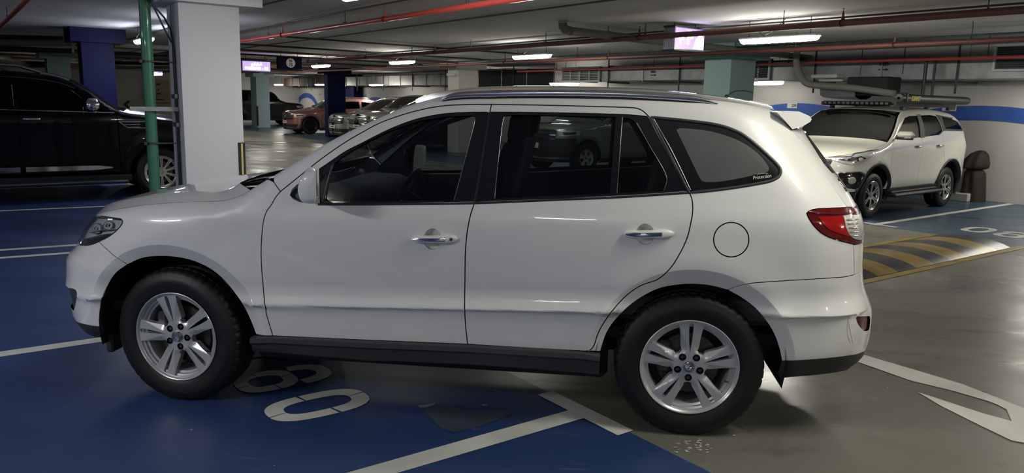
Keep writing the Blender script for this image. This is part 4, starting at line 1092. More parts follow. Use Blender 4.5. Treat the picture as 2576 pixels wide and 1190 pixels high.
def rsafe0(L): return L if area(L) > 0 else L[::-1]
lampT = D([(243.8, 542.5), (263.5, 545), (291, 548.8), (303.8, 551.3), (308.4, 556.8), (307.6, 562.6)], 4)
lampB = D([(307.6, 562.6), (301.3, 571.5), (286, 586.6), (271, 596.7), (248.3, 608), (233, 614.3), (218, 616.8), (200, 616)], 4)
iG = min(range(len(lampB)), key=lambda i: abs(CAR_S.proj(CAR_S.f(*lampB[i]))[0]-248.3))
gBF = D([(248.3, 608), (268.5, 627), (290, 646), (321.5, 666)], 4)
archF = D([(321.5, 666), (358, 650), (397, 645), (442, 647), (486, 656.5), (530, 677), (564, 705), (591, 738), (614, 772), (630, 805), (644, 841)], 5)
archFb = D([(321.5, 666), (292, 688), (270, 722), (256, 755), (251, 788), (252, 820)], 5)
gFD = D([(686, 845), (669, 783), (661, 711), (657, 650), (658, 600), (663, 556), (670, 533), (682, 516), (693.7, 496), (705.5, 482)], 5)
gDT = D([(705.5, 482), (750, 446), (808, 400), (870, 357), (920, 328), (950, 312), (989, 296.5), (1047, 279), (1105, 267.5), (1163, 263.5), (1236.5, 262.5)], 5)
gDD = D([(1236.5, 262.5), (1230, 294), (1207, 433.5), (1193.5, 509), (1184, 540), (1176, 579), (1171, 631), (1169.6, 706), (1169, 779), (1172, 827), (1176.5, 866)], 5)
gRT = D([(1236.5, 262.5), (1395, 265.3), (1556, 269.6), (1590, 271), (1604, 273), (1617, 279), (1629, 290)], 5)
gRR = D([(1629, 290), (1634, 296), (1675, 375), (1731, 479)], 3)+D([(1731, 479), (1740.5, 501), (1742.5, 530), (1738, 560), (1728, 600), (1709, 640), (1686, 675), (1654, 703), (1612.6, 718), (1575, 744), (1537, 786), (1514, 820), (1503, 842.6), (1494, 869), (1484, 881), (1472, 883.5)], 5)[1:]
botF = D([(1176.5, 866), (930, 856), (686, 845)], 3)
botR = D([(1472, 883.5), (1320, 875), (1176.5, 866)], 3)
# rows of extra grid lines where the body creases run
def crows(t0=.3, t1=1.2): return np.array([.535, .543, .549, .555, .561, .568, .576, .586, .60, .615, .63, .645, .66, .68])+.045

# --- front fender
jt = top_line(.545, -.93, 70)
arch_low = archF
fender = lampB[iG::-1]
fender = list(reversed(lampB[:iG+1]))      # from the gap point up to the rear tip of the lamp
fender = [lampB[iG]]+gBF[1:]+archF[1:]+D([(644, 841), (686, 845)])[1:]+gFD[1:]+D([(688, 457)])+[q for q in jt if q[0] <= .53]
fender = fender+lampT[:1]+lampT[1:]+lampB[1:iG]
RG = CAR_S.rings()
cpanel('front_fender', 'car_white', fender, rows=crows(), extra=RG)
# --- headlamp
hl = [(lampT[0][0]-.14, lampT[0][1]-.005)]+lampT+lampB[1:]+[(lampB[-1][0]-.14, lampB[-1][1])]
cpanel('headlamp', 'glass_clear', hl, gap=.0015, lip=.004)
for o in [x for x in car.children if x.name.startswith('headlamp')]:
    pass
cpanel('headlamp_reflector', 'lamp_head', hl, gap=.004, lip=.0, off=-.022)
for cx_, cy_, rx_, ry_ in ((237, 573, 13, 15), (266, 566, 14, 13)):
    for sc_, of_, m_ in ((1.0, -.016, 'satin'), (.78, -.013, 'lamp_head'), (.42, -.010, 'chrome')):
        q_ = D([(cx_+rx_*sc_*math.cos(t), cy_+ry_*sc_*math.sin(t)) for t in np.linspace(0, 2*math.pi, 24, endpoint=False)]); cpanel('headlamp_bowl', m_, rsafe0(q_), gap=0, lip=.004, off=of_, h=.02, both=False)
strip0 = D([(221, 583), (240, 580), (262, 578), (284, 576)], 3)
b = MB(); b.tube([Vector(CAR_S.f(*q)-CAR_S.n(*q)*.010)-ORG for q in strip0], .004, 6); b.build('headlamp_divider', M['chrome'], car, smooth=60)
lowlamp = D([(204, 600), (246, 590), (270, 586), (284, 588), (268, 598), (247, 607), (230, 613), (203, 614)], 3)
cpanel('headlamp_bezel', 'lamp_dim', lowlamp, gap=.0, lip=.01, off=-.014)
seal = [(lampT[0][0]-.14, lampT[0][1]+.004)]+lampT+lampB[1:]
b = MB(); b.tube([Vector(CAR_S.f(*q))-ORG for q in lampT[2:]+lampB[1:]], .0035, 6); b.build('headlamp_seal', M['rubber'], car, smooth=60)
# --- front bumper
fogR = D([(172, 724.5), (183, 726), (189.7, 729), (193.3, 736), (192.5, 750), (190, 766), (185.5, 781)], 4)
fog = fogR+[(-1.12, .385), (-1.16, .50), (-1.12, .545)]
bb = D([(252, 820), (247.5, 822), (215, 817), (195, 811)], 3)
bump = [lampB[iG]]+lampB[iG+1:]+[(lampB[-1][0]-.14, lampB[-1][1]), (cf(.76), .76), (cf(.6), .6), (cf(.45), .45), (cf(.33), .33), (-1.15, .325)]+bb[::-1]+archFb[::-1][1:]+gBF[::-1][1:-1]
cpanel('front_bumper', 'car_white', bump, [fog[::-1]], extra=RG)
cpanel('fog_lamp_bezel', 'plastic_g', fog, off=-.012, gap=.0, lip=.01)
lip = bb+[(-1.15, .325), (cf(.33), .325), (cf(.25), .26), (-1.1, .262)]+D([(200, 832), (231, 845), (256, 849), (262, 832)], 2)
cpanel('front_lower_lip', 'plastic', lip, gap=.001)
cpanel('radiator_grille', 'plastic', [(cf(.78), .775), (-1.05, .775), (-1.0, .92), (cf(.9), .90)], off=-.01, lip=.0)
b = MB(); b.box(Vector((-.45, .19, .27))-ORG, (.045, .10, .11), bev=.01)
b.build('air_deflector', M['rubber'], car)
b = MB(); b.box(Vector((-.45, 1.70, .27))-ORG, (.045, .10, .11), bev=.01); b.build('air_deflector', M['rubber'], car)
# --- bonnet, cowl, windscreen, roof
def crown(x):
    hz = np.interp(x, [-.95, -.88, -.69, -.49, -.32, -.03, .2, .45], [.09, .075, .075, .068, .060, .058, .055, .045])
    cut = max(0, min(1, (x+.1)/.56)); bow = .20*cut*cut*(3-2*cut)
    return -bow, float(hz)+(-.02*cut)
ribs(CAR_S, 'bonnet', M['car_white'], car, list(np.linspace(cf(.85)+.02, .435, 60)), crown, ns=61, origin=ORG, pw='hood')
ribs(CAR_S, 'cowl_panel', M['plastic'], car, list(np.linspace(.43, .56, 6)), lambda x: (-.17, -.04), ns=31, origin=ORG, off=-.012)
def ws(x):
    k = max(0, min(1, (x-.55)/.75)); return -.16+.08*k, -.06+.095*k*k
ribs(CAR_S, 'windscreen', M['glass'], car, list(np.linspace(.56, 1.27, 26)), ws, ns=31, origin=ORG, s0=-.985, s1=.985)
b = MB()
for s in (-1, 1):
    yy = CAR_S.yc+s*0
ribs(CAR_S, 'roof_panel', M['car_white'], car, list(np.linspace(1.27, 3.12, 50)), lambda x: ws(x) if x < 1.3 else (-.08+.10*min(1, (x-1.3)/.8), .037-(.012 if x > 2.6 else 0)*(x-2.6)), ns=31, origin=ORG, pw=3)
for yy in (.32, 1.02):
    b = MB(); z0 = 1.165
    p0 = Vector((.46, yy, 1.17)); 
    b.tube([p0-ORG, Vector((.40, yy+.05, 1.185))-ORG, Vector((.43, yy+.30, 1.20))-ORG, Vector((.46, yy+.55, 1.205))-ORG], [.018, .014, .009, .006], 8)
    b.tube([Vector((.44, yy+.02, 1.195))-ORG, Vector((.47, yy+.34, 1.222))-ORG, Vector((.44, yy+.62, 1.215))-ORG], [.006, .009, .006], 6)
    b.build('wiper', M['plastic'], car, smooth=50)
# --- body side: A-pillar, roof rail and rear quarter in one pressing
gDP = D([(1953, 283), (1971, 304), (1990, 325.7), (2025, 361), (2062, 414.4), (2099, 473.6), (2132, 521)], 3)
tlT = D([(2132, 521), (2126.5, 522.5), (2063.5, 525), (2046, 527.5), (2035.7, 531), (2029.4, 537)], 3)
tlB = D([(2029.4, 537), (2035.7, 551), (2051, 571.5), (2071, 589), (2101, 602), (2146.7, 614)], 4)
gBR = D([(2149, 691.5), (2127, 696.6), (2076.5, 700.5), (1975.6, 706.6), (1900, 711.7), (1885, 714), (1858, 720), (1830, 729.5)], 4)
archR = D([(1830, 729.5), (1782.7, 718), (1745, 715), (1707, 716.7), (1661.7, 725), (1620, 744), (1582, 771), (1548, 805), (1525.6, 839), (1510.5, 884)], 5)
archRb = D([(1830, 729.5), (1866, 750), (1900, 776), (1930, 812), (1949, 846), (1960.4, 880), (1966, 908)], 5)
qw = D([(1637, 295.5), (1650, 296), (1729, 303.5), (1807, 314.6), (1859, 333), (1896, 359), (1933, 392), (1957, 416), (1964, 431), (1959, 444), (1940, 454.5), (1900, 463), (1859, 470), (1800, 478), (1733, 485)], 5)
fuel = [(float(a), float(c)) for a, c in D([(1839.5+45*math.cos(t), 603+44*math.sin(t)) for t in np.linspace(0, 2*math.pi, 48, endpoint=False)])]
jt2 = top_line(.56, 3.07, 80)
side = D([(705.5, 482), (688, 457)])+jt2+gDP+tlT[1:]+tlB[1:]+gBR+archR[1:]+D([(1484, 883)])+gRR[::-1][2:]+gRT[::-1][1:]+gDT[::-1][1:-1]
cpanel('body_side', 'car_white', side, [qw[::-1], fuel[::-1]], rows=crows(), hgap=.0015, extra=RG)
cpanel('fuel_flap', 'car_white', fuel, gap=.004, lip=.012)
# --- quarter window
qgl = D([(1702, 326), (1710, 322), (1740, 323.5), (1785, 329), (1836.6, 344), (1877, 363), (1910.5, 388.5), (1931, 414), (1935, 424), (1931, 431), (1914, 436.6), (1822, 455), (1775, 457.5), (1764, 452), (1748, 422)], 4)
cpanel('quarter_window', 'gloss_black', qw, [qgl[::-1]], gap=.002, lip=.01, off=-.004)
cpanel('quarter_window_glass', 'privacy', qgl, gap=0, lip=0, off=-.004)
def strip(name, m, px, r=.004, off=.002, n=4, sq=None, dom=None):
    q = dom or D(px, n); A = CAR_S.f(*zip(*q)); N = CAR_S.n(*zip(*q)); A = A+N*off
    for sgn in (0, 1):
        b = MB(); b.tube([Vector((a[0], 2*CAR_S.yc-a[1] if sgn else a[1], a[2]))-ORG for a in A], r, 8); b.build(name, M[m], car, smooth=60)
strip('quarter_window_seal', 'plastic_g', None, .008, -.002, dom=qw+qw[:1])
# --- doors
dloF = D([(803, 512.5), (802, 470), (801, 424)])+D([(831, 403.5), (870, 377.5), (908.5, 358), (976, 324), (1043, 298.5), (1110, 284.5), (1177, 280), (1235, 279)], 4)
kF = min(range(len(gDD)), key=lambda i: abs(CAR_S.proj(CAR_S.f(*gDD[i]))[1]-279)); kF2 = min(range(len(gDD)), key=lambda i: abs(CAR_S.proj(CAR_S.f(*gDD[i]))[1]-509.5))
dlo_front = dloF[:-1]+gDD[kF:kF2+1]+D([(1000, 512.5)])
cup = lambda cx, cy, rx, ry: D([(cx+rx*math.cos(t), cy+ry*math.sin(t)) for t in np.linspace(0, 2*math.pi, 36, endpoint=False)])
cupF = cup(1088, 601, 24, 28); cupR = cup(1623, 589, 25, 28)
fd = [gFD[0]]+gFD[1:]+gDT[1:]+gDD[1:]+botF[1:-1]
fdo = cpanel('front_door', 'car_white', [p for p in fd], [dlo_front[::-1], cupF[::-1]], rows=crows(), hgap=-.003)
rglF = D([(834, 416), (858, 396), (922, 356), (976, 330), (1056, 303.5), (1120, 293), (1180, 290), (1191, 290.5), (1195.5, 297), (1192, 318), (1165, 420), (1142, 504), (980, 506), (816, 506), (822, 470)], 1)
cpanel('door_window_frame', 'gloss_black', dlo_front, [rglF[::-1]], gap=-.001, off=-.004, lip=.012)
cpanel('door_glass', 'glass', rglF, gap=-.004, off=-.014, lip=0)
dloR = gRT[-1:]+D([(1583, 286), (1500, 283), (1395, 281), (1300, 279.5), (1234, 279)], 2)+gDD[kF:kF2+1]+D([(1193.5, 509.5), (1556, 494), (1731, 482.5)], 3)
dlo_rear = dloR+gRR[:3][::-1] if False else dloR+D([(1731, 479), (1675, 375), (1634, 297)])
rd = gDD[::-1]+gRT[1:]+gRR[1:]+botR[1:-1]
cpanel('rear_door', 'car_white', rd, [dlo_rear if area(dlo_rear)*area(rd) < 0 else dlo_rear[::-1], cupR[::-1]], rows=crows(), hgap=-.003, extra=RG)
g1 = D([(1262, 296), (1268, 290), (1287, 288.5), (1420, 290), (1549, 293.5), (1541, 400), (1534.5, 486.5), (1400, 492), (1245, 499.5), (1254, 390)], 1)
g2 = D([(1568, 295), (1586, 297.5), (1596, 305), (1640, 378), (1676, 440), (1677, 452), (1669.5, 479.5), (1554, 485.5), (1560, 400)], 1)
cpanel('door_window_frame', 'gloss_black', dlo_rear, [g1[::-1], g2[::-1]], gap=-.001, off=-.004, lip=.012)
cpanel('door_glass', 'glass', g1, gap=-.004, off=-.014, lip=0)
cpanel('door_glass', 'glass', g2, gap=-.004, off=-.014, lip=0)
strip('window_trim', 'satin', [(1187, 293), (1194, 297), (1188, 330), (1142, 503)], .0014, -.003)
strip('window_trim', 'satin', [(1268, 293), (1262, 320), (1244, 499)], .0018, -.003)
strip('window_trim', 'satin', [(1565.5, 294), (1552, 486)], .0014, .0)
strip('window_trim', 'satin', [(1670, 480), (1677.5, 446), (1640, 376), (1602, 308)], .0012, -.003)
strip('window_trim', 'satin', [(1645, 299), (1690, 380), (1737, 478)], .0024, .001)
strip('window_trim', 'plastic_g', [(1638, 299), (1680, 376), (1732, 480)], .0045, -.001)
strip('window_trim', 'plastic', [(800, 514), (1000, 513.5), (1193, 511), (1400, 502.5), (1556, 496), (1735, 484.5)], .0065, -.002, n=8)
strip('window_trim', 'plastic', [(838, 410), (826, 450), (814, 507)], .005, -.008)
strip('window_trim', 'satin', [(834, 417), (822, 460), (811, 507)], .0018, -.002)
for g in (gDP[5:], gBR, gDD, gFD, gRR, gRT, gDT, D([(2148, 616), (2149, 691.5)]), gBF, [q for q in jt if q[0] > -.5]):
    strip('panel_gap_shade', 'rubber', None, .0042, -.0065, dom=g)  # black tubes laid in the gaps, standing in for the shade between panels
# handles with cups
for nm, cx, cy, x0, x1, key, cc in (('front', 1092.5, 600.7, 1032.5, 1153, True, cupF), ('rear', 1632, 588, 1567, 1697, False, cupR)):
    c2 = D([(cx, cy)])[0]; pc = np.array(cc); cen = pc.mean(0)
    for sgn in (0, 1):
        def PT(p, t, o):
            q = CAR_S.f(p, t)+CAR_S.n(p, t)*o
            return Vector((q[0], 2*.945-q[1] if sgn else q[1], q[2]))-ORG
        b = MB(); rows = []
        for k, (sc, dp) in enumerate([(1.02, 0), (.97, -.004), (.88, -.012), (.7, -.020), (.4, -.024), (.01, -.025)]):
            rows.append([PT(*(cen+(q-cen)*sc), dp) for q in list(pc)+[pc[0]]])
        b.grid(rows, flip=bool(sgn) != True); b.build('handle_recess', M['car_white'], car, smooth=60)
        q = D([(x0, cy+1), (x1, cy)]); p0, p1 = q[0][0], q[1][0]; tA, tB = q[0][1], q[1][1]
        L = p1-p0; b = MB(); rows = []; N = 26; prf = [(-1, 0), (-.96, .45), (-.8, .8), (-.45, .98), (0, 1.0), (.45, .98), (.8, .8), (.96, .45), (1, 0)]
        for i in range(N+1):
            u = i/N; hgt = .0235*(1-abs(2*u-1)**3.2)**.5*(1-.22*math.exp(-((u-.42)/.25)**4))+.0006; out = .006+.026*math.sin(math.pi*min(1, max(0, u)))**.6
            rows.append([PT(p0+L*u, tA+(tB-tA)*u+hgt*a, .0+out*h) for a, h in prf])
        b.grid(rows, flip=not sgn); hd = b.build('door_handle', M['car_white'], car, smooth=50)
        b = MB(); rows = []
        for i in range(13):
            u = .05+.70*i/12; hg = .0095*(1-.65*(1-min(1, i/3))); out = .0065+.026*math.sin(math.pi*u)**.6+.001
            rows.append([PT(p0+L*u, tA+(tB-tA)*u+hg*a, out*(.995 if abs(a) < 1 else .93)) for a in (-1, -.5, 0, .5, 1)])
        b.grid(rows, flip=not sgn); b.build('handle_inlay', M['chrome'], hd, smooth=60)
        if key and not sgn:
            b = MB(); c = PT(p0+L*.865, tB, .022); b.lathe([(.0001, -.004), (.0065, -.004), (.0075, -.001), (.0085, .0)], 20, c=tuple(c)); b.build('key_lock', M['plastic_g'], hd, smooth=30)
# --- sill
zt = D([(640, 842), (686, 845), (930, 856), (1176.5, 866), (1472, 884), (1510, 886)])
zq = [CAR_S.f(*q) for q in zt]; zb = [.09, .10, .115, .115, .118, .118]
for sgn in (0, 1):
    b = MB(); rows = []
    for i in range(41):
        x = zq[0][0]+(zq[-1][0]-zq[0][0])*i/40; z = np.interp(x, [q[0] for q in zq], [q[2] for q in zq]); h = np.interp(x, [q[0] for q in zq], zb)
        sec = [(.06, 0), (.026, -.002), (.017, -.007), (.015, -.030), (.020, -.036), (.034, -.040), (.040, -.060), (.048, -h+.01), (.060, -h), (.30, -h+.01)]
        rows.append([Vector((x, 1.89-y if sgn else y, z+dz))-ORG for y, dz in sec])
    b.grid(rows, flip=not sgn)
    b.add(rows[-1], [tuple(range(10))]); b.add(rows[0], [tuple(range(10))])
    b.build('side_sill', M['plastic_g'], car, smooth=35)
# --- tailgate, rear bumper
twl = D([(2022, 330), (2032, 348), (2050, 376), (2069, 407), (2086, 427), (2107, 451), (2129, 482)], 3)
tw = twl+[(cr(1.22)-.02, 1.22), (cr(1.5)-.02, 1.52)]
tg = gDP[4:]+D([(2150, 521.5)])+[(cr(1.17), 1.17), (cr(1.56), 1.56)]
tg = [gDP[6]]+gDP[7:]+D([(2150, 521.5)])+[(cr(1.15), 1.15), (cr(1.35), 1.35), (cr(1.55), 1.55)]+[(twl[0][0]+.1, twl[0][1]+.03)]
cpanel('tailgate', 'car_white', tg, [])
cpanel('rear_window', 'gloss_black', tw, off=.004, gap=0, lip=.01)
tlt = D([(2126.5, 522.6), (2145, 523.3), (2154.5, 524)])
def ext(q, d=.16): return (q[0]+d, q[1])
q1 = D([(2154, 524)])[0]; q2 = D([(2170, 613)])[0]
tail = tlT[1:]+tlB[1:]+[ (q2[0], tlB[-1][1]-.012), (q2[0]+.14, tlB[-1][1]-.02), (q1[0]+.14, q1[1]+.01), q1]
def rsafe(L): return L if area(L) > 0 else L[::-1]
tail = rsafe(tail)
cpanel('tail_lamp', 'lamp_dred', tail, gap=.0015, lip=.012, off=.004)
red = rsafe(D([(2057, 545.5), (2075, 545.5), (2100, 544.8), (2116.5, 543.5), (2121, 560), (2130, 585), (2135, 594), (2111, 587.5), (2084, 577), (2067, 561)], 3))
cpanel('brake_lens', 'lamp_red', red, gap=0, lip=.002, off=.0065)
clr = rsafe(D([(2119, 543), (2140, 541.5), (2155, 542)], 2)+[(q1[0]+.12, D([(2155, 543)])[0][1]), (q2[0]+.12, D([(2160, 604)])[0][1]+.015)]+D([(2162, 603.5), (2146, 600), (2134, 590), (2125, 570)], 3))
cpanel('reversing_lens', 'lamp_clear', clr, gap=0, lip=.002, off=.0065)
for v_ in (554, 564, 574, 584, 593): strip('lens_rib', 'chrome', [(2124+(v_-545)*.22, v_), (2140, v_), (2154, v_-1)], .0022, .0075, n=2)
strip('tail_lamp_trim', 'lamp_dred', [(2034, 533), (2060, 537), (2100, 539), (2150, 535)], .004, .006)
tgl = tlB[-1]
tgp = D([(2148, 616), (2149, 691.5), (2160, 687)])+[(cr(.84), .835), (cr(.9), .9), (cr(1.15), 1.15), (q1[0]+.15, 1.13), (q2[0]+.145, tgl[1]-.015)]
cpanel('tailgate_lower', 'car_white', rsafe(tgp))
rb0 = gBR[0]
rbot = D([(1966, 908), (2004.6, 907.5), (2089, 901), (2152, 892.5), (2175, 884)], 3)
rf = rsafe(D([(2153.4, 800), (2156, 796.5), (2162, 795.8), (2180, 795.5), (2188, 796), (2188.5, 812), (2186, 829), (2181, 832.5), (2173, 832), (2162, 821), (2156, 811)], 2))
rbump = gBR[::-1]+D([(2160, 687)])+[(cr(.84), .835), (cr(.6), .6), (cr(.42), .42)]+rbot[::-1]+archRb[::-1][1:-1]
cpanel('rear_bumper', 'car_white', rsafe(rbump), [rf], extra=RG, rows=np.array([.60, .61, .62, .63, .635, .64, .645, .65, .655, .66, .67]))
cpanel('reflector', 'lamp_dred', rf, gap=0, lip=.004, off=-.008)
val = rbot+[(cr(.42), .415), (cr(.32), .30)]+D([(2165, 903), (2140, 928), (2114, 935), (2051, 943.7), (1962, 951)], 3)
cpanel('rear_lower_valance', 'plastic', rsafe(val), gap=.001)
for px in ([(2136, 796), (2132, 810), (2131, 830), (2134, 850), (2139, 862)], [(2133, 806), (2138, 830), (2145, 864)], ):
    strip('paint_scratch', 'scratch', px, .0006, .0002, n=3)
# --- spoiler
spx = [(1953, 282), (1978, 278.5), (2006.7, 279.5), (2032.5, 290.6), (2040, 300), (2036, 306), (2018, 317), (1990, 325.7), (1972, 305)]
def atY(u, v, y):
    d = ray(u, v); t = (y-CAMP[1])/d[1]; return CAMP+d*t
ysd = [float(np.interp(u, [1953, 1990, 2040], [.225, .27, .33])) for u, v in spx]
sec = [atY(u, v, y) for (u, v), y in zip(spx, ysd)]; c0 = sum(sec)/len(sec)
b = MB(); rows = []
for kk in (-.985, -.93, -.75, -.4, 0, .4, .75, .93, .985):
    ka = abs(kk); tt = 1-ka
    row = []
    for j, q in enumerate(sec+sec[:1]):
        fr = j % 9 in (0, 1)
        yy = .945+(.945-(ysd[j % 9]-.03*(ka > .98)+.0))*(kk/.985 if ka > .98 else kk)*(.985 if ka > .98 else 1)
        sc = .97 if ka > .98 else 1.0; g_ = min(1, tt*4)
        row.append(Vector((c0[0]+(q[0]-c0[0])*sc+g_*(.03 if not fr else -.06), yy, c0[2]+(q[2]-c0[2])*sc-(0 if fr else .006*g_)))-ORG)
    rows.append(row)
b.grid(rows, flip=True); b.add(rows[0][:-1], [tuple(range(9))]); b.add(rows[-1][:-1], [tuple(reversed(range(9)))])
b.build('rear_spoiler', M['car_white'], car, smooth=38)
# --- roof rails and aerial
rail = [(1112, 251.5), (1126, 244.5), (1150, 239.5), (1183, 237.2), (1240, 235.6), (1299, 234.4), (1400, 233.8), (1528, 235.6), (1640, 240.5), (1733, 247.3), (1775, 253.5), (1805, 261)]
rr_ = [.006, .012, .015, .016, .0165, .0165, .0165, .0165, .0165, .0155, .011, .004]
for sgn in (0, 1):
    P3 = [atY(u, v, .215) for u, v in rail]
    P3 = cat_rom(P3, 4); R3 = np.interp(np.linspace(0, 11, len(P3)), range(12), rr_)
    b = MB(); b.tube([Vector((q[0], 1.89-q[1] if sgn else q[1], q[2]))-ORG for q in P3], list(R3), 14, squash=(.8, 1.0))
    b.build('roof_rail', M['rail'], car, smooth=60)
    b = MB(); b.tube([Vector((q[0], (1.89-q[1]-.004) if sgn else q[1]+.004, q[2]-r*.98-.002))-ORG for q, r in zip(P3, R3)], [max(.003, r*.45) for r in R3], 8)
    b.build('rail_seal', M['rubber'], car, smooth=60)
b = MB(); a0 = [atY(u, v, .945) for u, v in [(1828, 243), (1833, 238.5), (1843, 232), (1858, 228.5), (1876, 229), (1895, 233)]]
b.tube([Vector(q)-ORG for q in cat_rom(a0, 3)], .0035, 6); b.lathe([(.0001, .012), (.010, .009), (.014, 0), (.014, -.02)], 14, axis='z', c=tuple(Vector(a0[0])-ORG))
b.build('roof_aerial', M['rubber'], car, smooth=60)
# --- door mirrors
mo = [(755.5, 491), (752.5, 478), (754, 462), (760, 446), (768, 433), (777, 427.5), (790, 425.7), (800, 425.5), (804.5, 430), (805, 470), (803, 511), (784, 512.5), (768, 510.5), (759, 502)]
ms = [atY(u, v, -.15) for u, v in mo]; mc = sum(ms)/len(ms)
for sgn in (0, 1):
    F_ = lambda x, y, z: Vector((x, 1.89-y if sgn else y, z))-ORG
    b = MB(); rows = []
    for y, sx, sz, dx in ((-.215, .02, .02, 0), (-.213, .45, .55, 0), (-.205, .72, .78, 0), (-.19, .88, .91, 0), (-.165, .97, .98, 0), (-.13, 1, 1, 0), (-.06, 1.0, .99, 0), (0, .97, .95, 0), (.02, .93, .90, 0)):
        def mv(q):
            x = mc[0]+(q[0]-mc[0])*sx+dx+(1-sx)*.03
            return F_(x-max(0, min(1, (q[0]-mc[0]+.02)/.04))*(y+.19)*.48*sx, y, mc[2]+(q[2]-mc[2])*sz)
        rows.append([mv(q) for q in cat_rom(ms, 2, True)]+[mv(ms[0])])
    b.grid(rows, flip=bool(sgn)); dm = b.build('door_mirror', M['car_white'], car, smooth=50)
    b = MB(); xm = max(q[0] for q in ms)
    b.box(tuple(F_(xm-.046, -.09, mc[2])), (.004, .13, .11), rz=(-1 if sgn else 1)*.45); b.build('mirror_glass', M['chrome'], dm)
    b = MB(); r2 = [atY(u, v, -.15) for u, v in [(796, 427), (797.5, 470), (796, 511)]]
    b.tube([F_(q[0], yy, q[2]) for q, yy in zip(r2, (-.16, -.19, -.16))], .0014, 6); b.build('mirror_seam', M['plastic_g'], dm, smooth=60)
    b = MB(); lz = [atY(u, v, -.17) for u, v in [(757, 492), (788, 494), (789, 507), (770, 506.5), (761, 502)]]
    b.add([F_(q[0], -.198+.02*abs(i-2)/2, q[2]) for i, q in enumerate(lz)], [(0, 1, 2, 3, 4)] if sgn else [(4, 3, 2, 1, 0)])
    b.build('indicator_lens', M['lamp_clear'], dm)
    b = MB(); bs = [(727.7, 491), (733.6, 476), (745, 465), (757, 456), (775, 450), (790, 470), (785, 500), (768, 512), (750, 508), (736, 501)]
    rows = []
    for y, k in ((.05, 1.0), (.02, .97), (.0, .82), (-.02, .6), (-.05, .5)):
        pts = [atY(u, v, .02) for u, v in bs]; pc = sum(pts)/len(pts)+np.array([.01, 0, 0])
        rows.append([F_(pc[0]+(q[0]-pc[0])*k, y, pc[2]+(q[2]-pc[2])*k) for q in pts+pts[:1]])
    b.grid(rows, flip=not sgn); b.build('mirror_base', M['rubber'], dm, smooth=50)
# --- wheels, arches, underbody
make_wheel('rear_wheel', car, Vector((2.7, .045, .36))-ORG, spin=0, squash=.010)
make_wheel('rear_wheel', car, Vector((2.7, 1.845, .36))-ORG, spin=.2, squash=.010, side=1, hi=False)
make_wheel('front_wheel', car, Vector((0, .045, .36))-ORG, spin=math.radians(14), steer=-.112, squash=.010)
make_wheel('front_wheel', car, Vector((0, 1.845, .36))-ORG, spin=.5, steer=-.112, squash=.010, side=1, hi=False)
for x, yy in ((0, .085), (2.7, .05)):
    arch_well(car, x, .38, .462, yy, .60, ORG); arch_well(car, x, .38, .462, 1.89-yy, 1.29, ORG)
b = MB(); b.box(Vector((1.35, .945, .34))-ORG, (1.9, 1.62, .2), bev=.03); b.box(Vector((1.35, .945, .34))-ORG, (4.1, .68, .2), bev=.03)
b.box(Vector((3.3, .945, .42))-ORG, (.5, 1.1, .2), bev=.03); b.box(Vector((-.62, .945, .38))-ORG, (.3, 1.0, .2), bev=.03); b.box(Vector((1.4, .945, .48))-ORG, (4.0, 1.5, .06))
b.tube([Vector((2.7, .12, .36))-ORG, Vector((2.7, 1.77, .36))-ORG], .04, 10); b.tube([Vector((0, .12, .36))-ORG, Vector((0, 1.77, .36))-ORG], .03, 10)
b.build('underbody', M['under'], car)
# --- cabin
b = MB(); b.box(Vector((1.6, .945, .62))-ORG, (3.4, 1.6, .12), bev=.03)
b.build('cabin_floor', M['cabin'], car)
b = MB(); rows = []
for y in np.linspace(.08, 1.81, 9):
    bu = .03*math.exp(-((y-.55)/.22)**2)
    rows.append([Vector((x, y, z+bu))-ORG for x, z in ((.42, 1.06), (.60, 1.12), (.85, 1.135), (.93, 1.12), (.98, 1.04), (.95, .90), (.90, .7))])
b.grid(rows, flip=True); b.build('dashboard', M['dash'], car, smooth=50)
b = MB(); b.box(Vector((.60, .945, .80))-ORG, (.10, 1.72, .62)); b.build('footwell', M['under'], car)
b = MB(); c = Vector((1.12, .56, 1.075))-ORG; ring = []
ax = Matrix.Rotation(math.radians(-65), 4, 'Y')
for k in range(33):
    t = 2*math.pi*k/32; ring.append(c+ax @ Vector((.19*math.cos(t), .19*math.sin(t), 0)))
b.tube(ring, .0145, 10)
for t in (0.1, math.pi-.1, -math.pi/2):
    b.tube([c+ax @ Vector((.05*math.cos(t), .05*math.sin(t), -.01)), c+ax @ Vector((.185*math.cos(t), .185*math.sin(t), 0))], .014, 8)
b.tube([c+ax @ Vector((0, 0, .0)), c+ax @ Vector((0, 0, -.12))], [.065, .05], 16)
b.build('steering_wheel', M['rubber'], car, smooth=60)
def seat(x, y, w, name='seat'):
    b = MB(); b.box(Vector((x, y, .80))-ORG, (.52, w, .16), bev=.05)
    rows = []
    for t, (dx, dz, th, wk) in enumerate([(0, 0, .13, 1), (.05, .2, .13, 1), (.12, .42, .11, .95), (.17, .56, .08, .75)]):
        X, Z = x+.22+dx, .86+dz; hw = w/2*wk
        rows.append([Vector((X-th/2, y-hw*.9, Z))-ORG, Vector((X+th/2, y-hw, Z))-ORG, Vector((X+th/2, y+hw, Z))-ORG, Vector((X-th/2, y+hw*.9, Z))-ORG, Vector((X-th/2, y-hw*.9, Z))-ORG])
    b.grid(rows); b.add(rows[-1][:4], [(0, 1, 2, 3)]); o = b.build(name, M['cabin_l'], car, smooth=50)
    b = MB(); b.box(Vector((x+.405, y, 1.50))-ORG, (.09, .25, .17), bev=.035, tilt=('Y', .15))
    for s in (-.05, .05): b.tube([Vector((x+.395, y+s, 1.36))-ORG, Vector((x+.40, y+s, 1.5))-ORG], .006, 6)
    b.build('head_restraint', M['cabin_l'], o)
